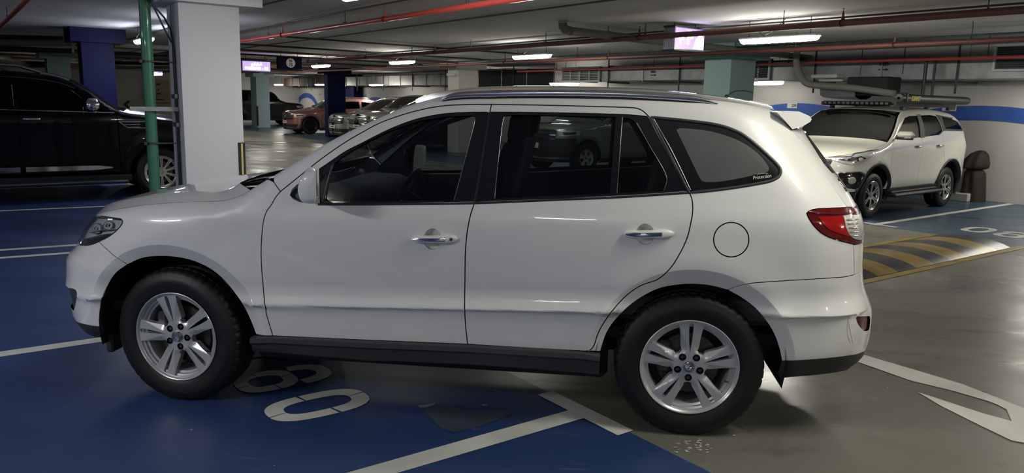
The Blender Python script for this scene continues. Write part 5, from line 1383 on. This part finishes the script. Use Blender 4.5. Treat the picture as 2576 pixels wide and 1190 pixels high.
seat(1.36, .56, .50, 'front_seat'); seat(1.36, 1.33, .50, 'front_seat'); seat(2.28, .945, 1.30, 'rear_seat')
b = MB(); b.box(Vector((3.02, .945, .95))-ORG, (.7, 1.5, .5), bev=.05); b.build('luggage_cover', M['cabin'], car)
def inner(name, outer, holes, off, m='cabin'):
    return cpanel(name, m, outer, holes, off=off, lip=0, h=.06, hstep=.04)
inner('door_trim', fd, [dlo_front[::-1]], -.05); inner('door_trim', rd, [dlo_rear if area(dlo_rear)*area(rd) < 0 else dlo_rear[::-1]], -.05)
ribs(CAR_S, 'headliner', M['cabin_l'], car, list(np.linspace(1.27, 3.0, 12)), lambda x: (0, .03), ns=13, origin=ORG, off=-.05, s0=-.97, s1=.97)
b = MB(); b.box(Vector((.98, .96, 1.50))-ORG, (.03, .24, .07), bev=.012); b.tube([Vector((.98, .96, 1.52))-ORG, Vector((1.0, .96, 1.6))-ORG], .01, 8); b.build('rear_view_mirror', M['rubber'], car)
lp = D([(1917, 445)])[0]; Pq = CAR_S.f(*lp)+CAR_S.n(*lp)*.0005-np.array(ORG); nq = Vector(CAR_S.n(*lp))
tx = Vector(CAR_S.f(lp[0]+.01, lp[1]))-Vector(CAR_S.f(*lp)); ty = nq.cross(tx)
rt = Matrix.Rotation(math.radians(9.5), 4, nq)
fm = frame(Pq, rt @ tx, rt @ ty)
text('window_sticker', 'Protection', .0235, fm, M['white_ink'], car, depth=.0003, shear=.15, sx=.85)
b = MB(); b.tube([fm @ Vector((x, .010+.006*math.sqrt(max(0, 1-((x-.004)/.026)**2)), .0005)) for x in np.linspace(-.022, .03, 14)], .0007, 5); b.build('window_sticker', M['white_ink'], car)

# ================================================================== the other cars
def generic_car(name, label, ab, rz, **k):
    g = dict(W=1.85, wb=2.75, fo=.88, ro=.95, Rw=.36, rim=.235, zs=.30, zh=.86, zc=1.08, xc=.45, xw=1.25, zr=1.66, xe=3.0, zb=(1.05, 1.12), ri=.43, paint='paint_silver', glass='glass_dark', wheel='five',
             wm=None, cuts=(.52, 1.50, 2.35), dlo=None, ztop=None, Af=.55, nf=2.8, Ar=.5, nr=3, h=.07, tum=.20, clad=None, flare=.018, lamps=True, hi=False, belt_trim=None, face='suv', bow=.16, rails=None, handles='chrome', mirror=None, detail=None, kz=.0, mdx=.28, msz=1., crown=.035)
    g.update(k); G = type('G', (), g)
    W, wb, fo, ro = G.W, G.wb, G.fo, G.ro; xr_ = wb+ro
    zt = G.ztop or [(-fo-.1, G.zh-.10), (-fo+.08, G.zh-.02), (-fo+.25, G.zh+.03), (G.xc-.25, G.zc-.03), (G.xc, G.zc+.04), (G.xw-.05, G.zr-.10), (G.xw+.25, G.zr-.02), (G.xw+.8, G.zr), (G.xe-.4, G.zr-.02), (G.xe, G.zr-.07), (xr_, G.zr-.16)]
    zb0, zb1 = G.zb; zrf = G.zr
    S = Surf(W/2, [(0, .12), (G.zs-.04, .07), (G.zs+.08, .035), (.5*(G.zs+zb0)-.05, .022), (zb0-.28, .010), (zb0-.14, .001), (zb0-.05, .012), (zb0+.03, .035), ((zb0+zrf)/2, .5*G.tum), (zrf, G.tum+.02), (zrf+.2, G.tum+.1)], G.kz,
             zt, [(-fo, .05), (0, .09), (G.xc, .06), (G.xc+.5, .05), (G.xw+.5, .07), (xr_, .07)],
             [(0, -fo+.06), (G.zs, -fo+.03), (G.zs+.2, -fo), (G.zh-.25, -fo+.01), (G.zh-.05, -fo+.05), (G.zh+.15, -fo+.16), (2.2, -fo+.2)],
             [(0, xr_-.06), (.45, xr_), (.75, xr_-.02), (zb1, xr_-.08), (zrf, xr_-.38*(1 if G.xe < xr_-.3 else .4)), (2.2, xr_-.5)],
             G.Af, G.Ar, G.nf, G.nr, .8, .8, [(0, G.Rw, G.ri, G.ri+.06, G.flare), (wb, G.Rw, G.ri, G.ri+.06, G.flare)])
    root = empty(name, gw(*ab), rz, label, 'car', k.get('group'))
    P_ = M[G.paint]; cfp = lambda t: float(S.xf(t))+S.Af-S.Lf+.01; crp = lambda t: float(S.xr(t))-S.Ar+S.Lr-.01
    px = lambda x, t: float(S.p_of_x(x, t))
    def arc(cx, a0, a1, n=14, r=G.ri):
        return [(px(cx+r*math.cos(math.radians(a0+(a1-a0)*i/n)), G.Rw+r*math.sin(math.radians(a0+(a1-a0)*i/n))), G.Rw+r*math.sin(math.radians(a0+(a1-a0)*i/n))) for i in range(n+1)]
    aS = -math.degrees(math.asin(min(.95, (G.Rw-G.zs)/G.ri))); zs = G.zs
    def tl(x0, x1, n=16, d=0.): return [(px(x0+(x1-x0)*i/n, 0.9), float(S.tmax(x0+(x1-x0)*i/n))-d) for i in range(n+1)]
    def pt(n, m, o, holes=(), **q): return panel(S, n, M[m] if isinstance(m, str) else m, root, o, holes, h=q.pop('h', G.h), hstep=q.pop('hstep', G.h*.6), gap=q.pop('gap', .004 if G.hi else .003), **q)
    zl0, zl1 = G.zh-.20, G.zh-.03; d1, d2, d3 = G.cuts; zm = zl0
    xl = -fo+.50
    tr = lambda x: float(S.tmax(x))
    topf = [(cfp(G.zh)+(px(-fo+.35, G.zh)-cfp(G.zh))*i/10, float(S.tmax(float(S.f(cfp(G.zh)+(px(-fo+.35, G.zh)-cfp(G.zh))*i/10, G.zh)[0])))) for i in range(11)]
    # fender + nose
    pt('front_bumper', G.clad_front if hasattr(G, 'clad_front') else P_, arc(0, 180-aS, 135)+[(px(-.36-.05, zm), zm), (px(xl, zm), zm-.02), (cfp(zm), zm-.02), (cfp(zs), zs+.0), (px(-fo+.2, zs), zs-.02)])
    pt('front_fender', P_, arc(0, 135, aS)+[(px(d1-.03, zs), zs), (d1, zs)]+[(d1, .5*(zs+zb0)), (d1+.02, zb0+.0), (G.xc+.02, tr(G.xc+.02))]+tl(G.xc, -fo+.35, 14)+topf[::-1]+[(cfp(zm), zm-.02), (px(xl, zm), zm-.02), (px(-.36-.05, zm), zm)])
    # windows
    if G.dlo: wins = G.dlo
    else:
        def win(xa, xb, xb2=None):
            xb2 = xb2 or xb; bl = lambda x: zb0+(zb1-zb0)*(x-G.xc)/(wb-G.xc)+.015
            top = [(x, tr(x)-.145) for x in np.linspace(xa, xb2, 12)]; top = [q for q in top if q[1] > bl(q[0])+.02]
            return [(max(xa, top[0][0]-.03), bl(xa)), (xb, bl(xb))]+top[::-1]
        wins = [win(G.xc+.12, d2-.05), win(d2+.06, d3-.02), win(d3+.08, min(xr_-.45, G.xe+.2), min(xr_-.62, G.xe))]
    wl = [w for w in wins]
    pt('front_door', P_, [(d1, zs), (d2, zs), (d2, tr(d2))]+tl(d2, G.xc+.02, 14)[1:]+[(d1+.02, zb0)], [wl[0][::-1]], hgap=0)
    ar = arc(wb, 180-aS, 128)
    pt('rear_door', P_, [(d2, zs), (ar[0][0]-.03, zs)]+ar+[(d3, zb0-.02), (d3+.03, tr(d3+.03))]+tl(d3+.03, d2, 8)[1:], [w[::-1] for w in wl[1:2]], hgap=0)
    a2 = arc(wb, 128, aS)
    pt('rear_quarter', P_, a2+[(px(wb+G.ri+.04, zs), zs), (crp(zs+.1), zs+.05)]+[(crp(t), t) for t in np.linspace(zs+.15, tr(xr_)-.01, 8)]+[(px(x, zrf-.1), tr(x)) for x in np.linspace(xr_-.05, d3+.03, 14)]+[(d3, zb0-.02)], [w[::-1] for w in wl[2:]], hgap=0)
    for w in wl: pt('side_window', G.glass, w, off=-.008, gap=-.006, lip=0, h=.12)
    if G.belt_trim:
        for sgn in (0, 1):
            q = [(x, zb0+(zb1-zb0)*(x-G.xc)/(wb-G.xc)+.0) for x in np.linspace(G.xc+.1, G.xe, 20)]; A_ = S.f(*zip(*q))-np.array([0, .004, 0])
            b = MB(); b.tube([Vector((a[0], W-a[1] if sgn else a[1], a[2])) for a in A_], .010, 6); b.build('window_trim', M[G.belt_trim], root, smooth=60)
    # skins
    cr1 = lambda x: (-.14*max(0, min(1, (x+.1)/(G.xc+.1)))**2, .055)
    ribs(S, 'bonnet', P_, root, list(np.linspace(cfp(G.zh)+.01, G.xc-.03, 26)), cr1, ns=23, pw='hood')
    ribs(S, 'cowl_panel', M['plastic'], root, [G.xc-.04, G.xc+.02, G.xc+.06], lambda x: (-.15, .0), ns=15, off=-.01)
    ws_ = lambda x: (-G.bow+.06*min(1, (x-G.xc)/(G.xw-G.xc)), .035*min(1, max(0, (x-G.xc)/(G.xw-G.xc))))
    ribs(S, 'windscreen', M[G.glass], root, list(np.linspace(G.xc+.04, G.xw, 12)), ws_, ns=17, s0=-.97, s1=.97)
    ribs(S, 'roof_panel', P_, root, list(np.linspace(G.xw, xr_-.42 if G.xe < xr_-.3 else xr_-.16, 18)), lambda x: (-(G.bow-.06)*max(0, 1-(x-G.xw)/.6), .035+(G.crown-.035)*min(1, (x-G.xw)/.6)), ns=17, pw=3)
    # rear glass
    b = MB()
    pt('rear_window', 'gloss_black', [(crp(zb1)-.0, zb1+.05), (crp(zrf-.1), tr(xr_)-.08), (crp(zrf)-.42, tr(xr_)-.08), (crp(zb1)-.45, zb1+.08)], off=.005, gap=0, lip=.006)
    pt('tail_lamp', 'lamp_dred', [(crp(zb1)-.62, zb1-.12), (crp(zb1)-.38, zb1-.30), (crp(zb1)-.35, zb1-.02), (crp(zb1)-.60, zb1-.03)], off=.006, gap=0, lip=.01)
    pt('rear_valance', 'plastic', [(px(wb+G.ri+.02, zs), zs+.0), (crp(zs), zs+.05), (crp(zs), zs-.09), (px(wb+G.ri+.1, zs), zs-.07)], gap=0)
    pt('front_valance', 'plastic', [(px(-G.ri-.03, zs), zs-.01), (cfp(zs), zs+.01), (cfp(zs), zs-.08), (px(-G.ri-.05, zs), zs-.07)][::-1], gap=0)
    for s0_, sgn in ((0, 0), (1, 1)):
        b = MB(); rows = []
        for x in np.linspace(G.ri*.96, wb-G.ri*.96, 9):
            rows.append([Vector((x, W-y if sgn else y, z)) for y, z in ((.05, zs+.01), (.03, zs), (.045, zs-.06), (.07, zs-.10), (.3, zs-.10))])
        b.grid(rows, flip=not sgn); b.build('side_sill', M['plastic' if G.clad else 'plastic_g'], root, smooth=30)
    # face
    if G.lamps:
        c_ = cfp(zl0); pl = px(xl+.15, zl0)
        if G.face != 'custom':
            pt('headlamp', 'lamp_clear', [(c_+(pl-c_)*.50, zl0+.02), (pl-.02, zl0+.06), (pl+.02, zl1-.0), (c_+(pl-c_)*.46, zl1-.0)], off=.008, gap=0, lip=.01)
            pt('headlamp_mask', 'lamp_dim', [(c_+(pl-c_)*.62, zl0+.06), (pl-.10, zl0+.08), (pl-.08, zl1-.04), (c_+(pl-c_)*.58, zl1-.05)], off=.011, gap=0, lip=.005)
            gz0 = zl0-.10 if G.face == 'suv' else zs+.28
            pt('grille', 'plastic', [(c_, gz0), (c_+(pl-c_)*.40, gz0+.03), (c_+(pl-c_)*.45, zl1-.01), (c_, zl1)], off=.008, gap=0, lip=.01)
            for i, z in enumerate(np.linspace(gz0+.04, zl1-.03, 3 if G.face == 'suv' else 4)):
                pt('grille_bar', 'satin', [(c_, z), (c_+(pl-c_)*.42, z), (c_+(pl-c_)*.42, z+.035), (c_, z+.035)], off=.016, gap=0, lip=.01, both=True)
            pt('lower_intake', 'plastic', [(c_, zs+.02), (c_+(pl-c_)*.62, zs+.04), (c_+(pl-c_)*.7, zs+.17), (c_, zs+.17)], off=.006, gap=0, lip=.01)
            pt('bumper_trim', 'satin', [(c_, zs+.0), (c_+(pl-c_)*.8, zs+.0), (c_+(pl-c_)*.78, zs+.05), (c_, zs+.035)], off=.014, gap=0, lip=.01)
            b = MB(); b.box((-fo-.012, W/2, zl0-.20), (.012, .50, .12), bev=.003); b.build('number_plate', M['plate'], root)
            b = MB(); b.box((-fo-.019, W/2, zl0-.20), (.002, .26, .035)); b.build('plate_characters', M['plastic_g'], root)
            b = MB(); b.lathe([(.0001, -fo-.03), (.055, -fo-.03), (.07, -fo-.015), (.07, -fo+.02)], 20, axis='x', c=(0, W/2, (gz0+zl1)/2)); b.build('badge', M['chrome'], root, smooth=40)
    # mirrors, handles
    mz = zb0+.12; mx = G.xc+G.mdx
    for sgn in (0, 1):
        Y = (lambda y: W-y) if sgn else (lambda y: y)
        b = MB(); rows = []
        for i, (y, s_) in enumerate([(-.20, .05), (-.195, .6), (-.17, .9), (-.1, 1), (0, .9), (.03, .6)]):
            rows.append([(mx+(.055*s_*math.cos(t)+(.02 if math.cos(t) > 0 else -.02))*G.msz, Y(y), mz+.075*G.msz*s_*math.sin(t)) for t in np.linspace(0, 2*math.pi, 15)])
        if G.mirror == 'none': b = None
        else: b.grid(rows, flip=bool(sgn))
        mm = None if b is None else b.build('door_mirror', M[G.mirror] if G.mirror else P_, root, smooth=50)
        if mm: b = MB(); b.box((mx+.02, Y(0), mz-.09), (.10, .14, .04), bev=.01); b.build('mirror_foot', M['plastic'], mm)
        for hx in (d2-.16, d3-.16):
            q = S.f(hx, zb0-.10); b = MB(); n8 = 10
            pts = [Vector((hx-.10+.20*i/n8, Y(q[1]-.006-.03*math.sin(math.pi*i/n8)**.6), zb0-.10)) for i in range(n8+1)]
            b.tube(pts, .018 if G.hi else .013, 8); b.build('door_handle', M[G.handles], root, smooth=60)
        if G.rails:
            b = MB(); pts = [Vector((x, Y(G.tum+.13), tr(x)+G.rails[1]*(1 if 0 < i < 8 else 0)+.01)) for i, x in enumerate(np.linspace(G.xw+.35, G.xe-.15, 9))]
            b.tube(pts, .022, 8); b.build('roof_rail', M[G.rails[0]], root, smooth=60)
        for cx in (0, wb):
            make_wheel('wheel', root, Vector((cx, Y(.05), G.Rw)), R=G.Rw+.004, rr=G.rim, width=.24, style=G.wheel, side=1 if sgn else -1, hi=False, mats=G.wm, squash=.006)
            arch_well(root, cx, G.Rw+.02, G.ri+.02, Y(.09), Y(.62))
    b = MB(); b.box(((wb)/2, W/2, zs+.06), (wb-2*G.ri, W*.86, .2), bev=.02); b.box((wb/2, W/2, zs+.02), (wb+1.0, W*.36, .2), bev=.02); b.box((wb+.2, W/2, G.zs+.2), (.9, W*.6, .2)); b.box((.1, W/2, zs+.25), (1.0, W*.5, .3)); b.build('underbody', M['under'], root)
    b = MB(); b.box(((G.xc+G.xe)/2+.25, W/2, zb0-.16), (G.xe-G.xc+.1, W*.86, .30), bev=.05)
    b.build('cabin_floor', M['under'], root)
    for sx in (G.xc+.95, G.xc+1.8):
        for sy in ((W*.28, W*.72) if sx < G.xc+1 else (W/2,)):
            b = MB(); b.box((sx, sy, zb0+.10), (.16, .46 if sx < G.xc+1 else 1.2, .5), bev=.05, tilt=('Y', .2)); b.box((sx+.1, sy, zb0+.40), (.08, .24, .16), bev=.03); b.build('seat', M['cabin'], root)
    b = MB(); b.box((G.xc+.30, W/2, zb0-.0), (.5, W*.82, .16), bev=.05); b.build('dashboard', M['under'], root)
    return root, S, pt, px, cfp, crp, tr

DK = (M['tyre'], M['alloy_d'], M['disc'])
BK = (M['tyre'], mat('gloss_black_rim', (.02, .02, .02), .25, metal=.6), M['disc'])
# --- cream SUV with roof rack, right
ft = [(-.98, .80), (-.84, .88), (-.6, .965), (-.3, 1.03), (.05, 1.085), (.25, 1.13), (.38, 1.19), (.80, 1.55), (.95, 1.615), (1.3, 1.65), (1.9, 1.665), (2.6, 1.62), (3.0, 1.55), (3.3, 1.49), (3.6, 1.44)]
dl = [[(.46, 1.195), (.95, 1.20), (1.40, 1.215), (1.43, 1.56), (1.15, 1.555), (.95, 1.52), (.80, 1.43), (.62, 1.30)],
      [(1.50, 1.22), (2.02, 1.245), (2.10, 1.265), (2.22, 1.325), (2.20, 1.40), (2.12, 1.555), (1.9, 1.575), (1.50, 1.565)],
      [(2.34, 1.335), (3.0, 1.325), (2.96, 1.38), (2.86, 1.46), (2.70, 1.51), (2.30, 1.55), (2.28, 1.42)]]
r, S, pt, px, cfp, crp, tr = generic_car('cream_suv', 'cream-white SUV with a black roof rack and awning bag, parked by the back wall', (10.51, 1.92), math.radians(45.5), W=1.74, wb=2.58, fo=.86, ro=.92, Rw=.345, rim=.222, zs=.43, zh=.90, zc=1.13, xc=.33,
    xw=.92, zr=1.66, xe=3.05, zb=(1.17, 1.25), ri=.45, paint='suv_white', wheel='six', wm=DK, cuts=(.40, 1.42, 2.20), dlo=dl, ztop=ft, Af=.62, nf=2.7, h=.045, tum=.17, hi=True, face='custom', clad=True, flare=.03, bow=.15, mirror='none')
def lt(n, m, q, off, S_=S, **kk): return pt(n, m, [(px(x, z), z) if not isinstance(x, str) else (cfp(z)+float(x), z) for x, z in q], off=off, gap=0, lip=.012, h=.05, **kk)
lt('headlamp', 'lamp_head', [('.26', .885), ('.40', .845), ('.55', .83), (-.44, .86), (-.30, .915), (-.08, 1.02), (-.02, 1.055), (-.25, 1.03), (-.50, .985), ('.45', .935), ('.24', .92)], .006)
lt('headlamp_bezel', 'lamp_dim', [('.32', .895), ('.55', .875), (-.46, .885), (-.36, .925), (-.45, .955), ('.45', .92)], .010)
lt('pillar_cover', 'rubber', [(1.37, 1.20), (1.53, 1.21), (1.53, 1.58), (1.40, 1.575)], .004)
lt('pillar_cover', 'rubber', [(2.00, 1.235), (2.10, 1.25), (2.26, 1.315), (3.05, 1.305), (2.98, 1.40), (3.0, 1.335), (2.345, 1.345), (2.29, 1.42), (2.31, 1.545), (2.7, 1.50), (2.72, 1.53), (2.10, 1.58), (2.13, 1.55), (2.21, 1.40), (2.23, 1.33), (2.1, 1.27)], .004)
for (uu, z_, rr2, mm) in ((.50, .895, .042, 'glass_clear'), (.60, .90, .036, 'lamp_clear'), (.40, .91, .022, 'lamp_clear')):
    p0_ = cfp(z_)+uu; c = [(p0_+rr2*math.cos(t), z_+rr2*math.sin(t)) for t in np.linspace(0, 2*math.pi, 20, endpoint=False)]; pt('headlamp_projector', mm if mm != 'glass_clear' else 'chrome', c, off=.016, gap=0, lip=.01, h=.03)
lt('headlamp_trim', 'chrome', [('.22', .925), ('.45', .945), (-.50, .992), (-.25, 1.036), (-.01, 1.062), (-.25, 1.045), (-.5, 1.004), ('.45', .955), ('.22', .935)], .012)
lt('fog_lamp_bezel', 'gloss_black', [('.38', .50), ('.60', .47), ('.68', .52), ('.70', .68), ('.62', .72), ('.36', .70)], .006)
lt('fog_lamp_trim', 'satin', [('.60', .455), ('.70', .50), ('.725', .69), ('.63', .735), ('.36', .715), ('.36', .70), ('.62', .718), ('.70', .68), ('.68', .52), ('.60', .47)], .012)
c = [(cfp(.6)+.55+.05*math.cos(t), .60+.05*math.sin(t)) for t in np.linspace(0, 2*math.pi, 20, endpoint=False)]; pt('fog_lamp', 'lamp_clear', c, off=.014, gap=0, lip=.01, h=.03)
lt('grille', 'plastic', [('.0', .66), ('.20', .66), ('.26', .90), ('.0', .90)], .006)
lt('lower_intake', 'plastic', [('.0', .44), ('.30', .44), ('.28', .62), ('.0', .62)], .006)
for cx, a0_, a1_ in ((0, 198, -12), (2.58, 200, -18)):
    for sgn in (0, 1):
        b = MB(); rows = []
        for i in range(31):
            a_ = math.radians(a0_+(a1_-a0_)*i/30); row = []
            for rr2, o in ((.445, .0), (.452, .022), (.485, .024), (.497, .004)):
                x_, z_ = cx+rr2*math.cos(a_), .345+rr2*math.sin(a_); q = S.f(px(x_, z_), z_); y_ = q[1]-o; row.append((q[0], 1.74-y_ if sgn else y_, z_))
            rows.append(row)
        b.grid(rows, flip=bool(sgn)); b.build('arch_trim', M['plastic'], r, smooth=50)
for sgn in (0, 1):
    Y = (lambda y: 1.74-y) if sgn else (lambda y: y)
    b = MB(); b.box((1.25, Y(-.02), .335), (1.70, .20, .05), bev=.02); b.box((1.25, Y(.02), .375), (1.6, .10, .03), bev=.01); b.build('side_step', M['plastic'], r)
    b = MB(); b.box((.50, Y(-.12), 1.27), (.11, .27, .105), bev=.045); ms_ = b.build('door_mirror', M['suv_white'], r, smooth=50)
    b = MB(); b.box((.505, Y(-.11), 1.212), (.10, .24, .035), bev=.015); b.build('mirror_underside', M['gloss_black'], ms_)
    b = MB(); b.box((.445, Y(-.18), 1.228), (.012, .10, .018), bev=.004); b.build('indicator_lens', M['lamp_clear'], ms_)
for sgn in (0,):
    b = MB(); b.add([Vector((3.02, .10, 1.33)), Vector((3.30, .20, 1.33)), Vector((3.2, .24, 1.46)), Vector((3.05, .18, 1.47))], [(0, 1, 2, 3)]); b.build('rear_pillar_panel', M['gloss_black'], r)
rk = empty('roof_rack', r.location+Matrix.Rotation(math.radians(45.5), 3, 'Z') @ Vector((1.9, .87, 1.70)), math.radians(45.5), 'flat black roof rack with a light bar on the cream SUV', 'roof rack')
b = MB()
for y in (-.62, .62): b.box((.05, y, .03), (2.2, .05, .06), bev=.01)
b.build('side_rail', M['plastic'], rk)
b = MB()
for i in range(9): b.box((-1.0+2.1*i/8, 0, .035), (.06, 1.24, .03))
b.build('slats', M['plastic'], rk)
b = MB()
for x in (-.75, .1, .95):
    for y in (-.6, .6): b.box((x, y, -.02), (.08, .05, .06))
b.build('feet', M['plastic'], rk)
b = MB(); b.box((-1.10, 0, .035), (.06, 1.15, .07), bev=.015); lb = b.build('light_bar', M['gloss_black'], rk)
for i in range(14): b = MB(); b.box((-1.133, -.52+1.04*i/13, .04), (.006, .05, .035)); b.build('light_bar_lens', M['plastic_g'], lb)
aw = empty('awning_bag', r.location+Matrix.Rotation(math.radians(45.5), 3, 'Z') @ Vector((1.62, -.02, 1.80)), math.radians(45.5), 'long black rolled awning bag with yellow lettering fixed along the roof rack', 'awning')
b = MB(); rows = []
for i, (x, s_) in enumerate([(-1.26, .3), (-1.25, .9), (-1.2, 1.05), (-.6, 1), (0, 1), (.7, 1), (1.1, 1.0), (1.20, .95), (1.24, .8), (1.25, .3)]):
    rows.append([(x, .075*s_*math.cos(t), .065*s_*math.sin(t)+.02) for t in np.linspace(0, 2*math.pi, 17)])
b.grid(rows, flip=True); b.build('bag', M['plastic'], aw, smooth=50)
b = MB(); b.box((-1.15, 0, .03), (.07, .17, .15), bev=.02); b.build('end_strap', M['rubber'], aw)
for x in (-.7, .8): b = MB(); b.box((x, .12, -.04), (.05, .22, .012)); b.box((x, .1, -.02), (.05, .012, .06)); b.build('bracket', M['plastic'], aw)
text('bag_lettering', 'SUMMIT', .105, frame((-.86, -.0775, .015), (1, 0, 0), (0, 0, 1)), M['yellow_ink'], aw, bold=True, shear=.3, depth=.001, sx=.8)
# --- black SUV, left
pt_ = [(-1.02, 1.02), (-.9, 1.10), (-.6, 1.17), (-.2, 1.24), (.2, 1.30), (.45, 1.33), (.62, 1.38), (.98, 1.66), (1.2, 1.80), (1.45, 1.875), (2.1, 1.92), (3.2, 1.91), (3.9, 1.85), (4.3, 1.78)]
dlp = [[(.78, 1.345), (1.90, 1.385), (1.88, 1.70), (1.84, 1.765), (1.45, 1.74), (1.2, 1.67), (1.0, 1.55)], [(2.02, 1.39), (2.85, 1.40), (2.82, 1.76), (2.0, 1.76)], [(2.98, 1.40), (3.75, 1.42), (3.55, 1.72), (2.95, 1.75)]]
r, S, pt, px, cfp, crp, tr = generic_car('black_suv', 'large black SUV with chrome trim parked beyond the green pipe at the left', (1.97, 11.195), TH+math.pi, W=1.995, wb=3.075, fo=.95, ro=1.15, Rw=.385, rim=.268, zs=.36, zh=1.10, zc=1.32, xc=.55, xw=1.22,
    zr=1.87, xe=3.9, zb=(1.33, 1.38), ri=.47, paint='paint_black', wheel='multi', wm=DK, cuts=(.60, 1.92, 2.95), dlo=dlp, ztop=pt_, Af=.5, h=.06, tum=.19, hi=True, belt_trim='chrome', rails=('satin', .06), mirror='chrome', flare=.02, mdx=.42, msz=1.35, crown=.07)
for sgn in (0, 1):
    Y = (lambda y: 1.995-y) if sgn else (lambda y: y)
    for x0, x1 in ((.72, 1.88), (1.95, 2.60)):
        b = MB(); rows = []
        for i in range(13):
            x = x0+(x1-x0)*i/12; hh = .048*(1 if x0 > 1 else min(1, .25+(i/12)*4)); y = float(S.f(x, .48)[1])
            rows.append([(x, Y(y), .485+hh), (x, Y(y-.022), .485+hh*.8), (x, Y(y-.024), .485-hh*.6), (x, Y(y), .485-hh)])
        b.grid(rows, flip=bool(sgn)); b.build('door_moulding', M['chrome'], r, smooth=50)
    b = MB(); b.box((1.55, Y(-.05), .275), (2.05, .24, .055), bev=.02); st_ = b.build('side_step', M['plastic'], r)
    b = MB(); b.box((1.55, Y(-.172), .290), (1.95, .006, .012)); b.build('step_trim', M['satin'], st_)
    b = MB()
    for k, z in enumerate((1.19, 1.15, 1.11)):
        y = float(S.f(.45, z)[1]); b = MB(); b.tube([(.58-.05*k, Y(y-.008), z), (.30, Y(y-.010), z+.004)], .008, 6); b.build('fender_vent', M['chrome'], r)
    b = MB(); y = float(S.f(.45, 1.15)[1]); b.tube([(.60, Y(y-.008), 1.20), (.48, Y(y-.008), 1.10), (.20, Y(y-.01), 1.10)], .008, 6); b.tube([(.60, Y(y-.008), 1.20), (.20, Y(y-.01), 1.20)], .008, 6); b.build('fender_vent_frame', M['chrome'], r)
    b = MB(); q = [(.55, 1.86-.0), (1.0, 0)];
    A_ = [S.f(x, tr(x)-.10) for x in np.linspace(1.15, 3.6, 14)]; b.tube([(a[0], Y(a[1]-.004), a[2]) for a in A_], .006, 6); b.build('gutter_trim', M['satin'], r, smooth=60)
    b = MB(); b.tube([(1.96, Y(float(S.f(1.96, z)[1])-.003), z) for z in (1.42, 1.55, 1.72)], .004, 5); b.build('pillar_trim', M['satin'], r)
# --- distant row
def place(u, v): return abz(u, v)
a, b_ = place(783, 338)
generic_car('rose_crossover', 'metallic rose crossover with black wheels, facing the aisle beyond the red pipes', (a, b_), TH-.05, W=1.89, wb=2.87, fo=.86, ro=.93, Rw=.37, rim=.265, zs=.27, zh=.92, zc=1.10, xc=.55, xw=1.35, zr=1.60, xe=3.1, zb=(1.08, 1.16), ri=.42, paint='paint_rose', wheel='five', wm=BK, h=.09, rails=('satin', .03))
generic_car('silver_pickup', 'pale silver pickup truck with a twin-deck grille half hidden behind the windscreen pillar', (12.1, 20.6), TH, W=1.95, wb=3.4, fo=.95, ro=1.0, Rw=.39, rim=.25, zs=.40, zh=1.04, zc=1.22, xc=.55, xw=1.2, zr=1.77, xe=2.9, zb=(1.20, 1.24), ri=.45, paint='paint_silver', h=.09, Af=.4, nf=4, face='truck')
generic_car('silver_suv', 'light silver SUV with roof rails behind the pale pickup', (12.05, 22.78), TH, W=1.78, wb=2.7, fo=.9, ro=.95, Rw=.36, rim=.24, zs=.32, zh=.95, zc=1.12, xc=.5, xw=1.3, zr=1.64, xe=3.0, zb=(1.08, 1.14), ri=.42, paint='paint_champ', h=.1, rails=('satin', .04))
generic_car('white_hatchback', 'low white car whose roof shows between the blue column and the silver SUV', (13.4, 24.75), TH, W=1.68, wb=2.45, fo=.82, ro=.7, Rw=.32, rim=.2, zs=.26, zh=.76, zc=.96, xc=.45, xw=1.2, zr=1.47, xe=2.6, zb=(.96, 1.02), ri=.38, paint='car_white', h=.1)
a, b_ = onplane(735, 300, 'b', 39.3)[:2]
generic_car('dark_van', 'dark grey high-roofed vehicle behind the distant teal column', (a, 39.3+1.95), TH+math.pi, W=1.95, wb=3.1, fo=.95, ro=1.1, Rw=.38, rim=.24, zs=.38, zh=1.15, zc=1.32, xc=.55, xw=1.05, zr=1.92, xe=3.9, zb=(1.34, 1.36), ri=.44, paint='paint_grey', h=.12)
a, b_ = place(1478, 439)
r, S, pt, px, cfp, crp, tr = generic_car('grey_suv', 'grey-green SUV with dark lower body seen through the rear door glass', (a, b_), TH, W=1.90, wb=2.85, fo=.92, ro=1.0, Rw=.37, rim=.21, zs=.36, zh=1.05, zc=1.20, xc=.5, xw=1.2, zr=1.80, xe=3.2, zb=(1.18, 1.22), ri=.44, paint='paint_green', h=.07, clad=True, flare=.03, wheel='five', clad_front=M['plastic'])
a, b_ = place(1108, 392)
generic_car('dark_hatchback', 'dark car seen dimly through the front door glass', (a-.1, 17.7), TH, W=1.8, wb=2.7, fo=.88, ro=.9, Rw=.34, rim=.21, zs=.3, zh=.86, zc=1.02, xc=.48, xw=1.25, zr=1.52, xe=2.9, zb=(1.02, 1.08), ri=.41, paint='paint_dark', h=.1)
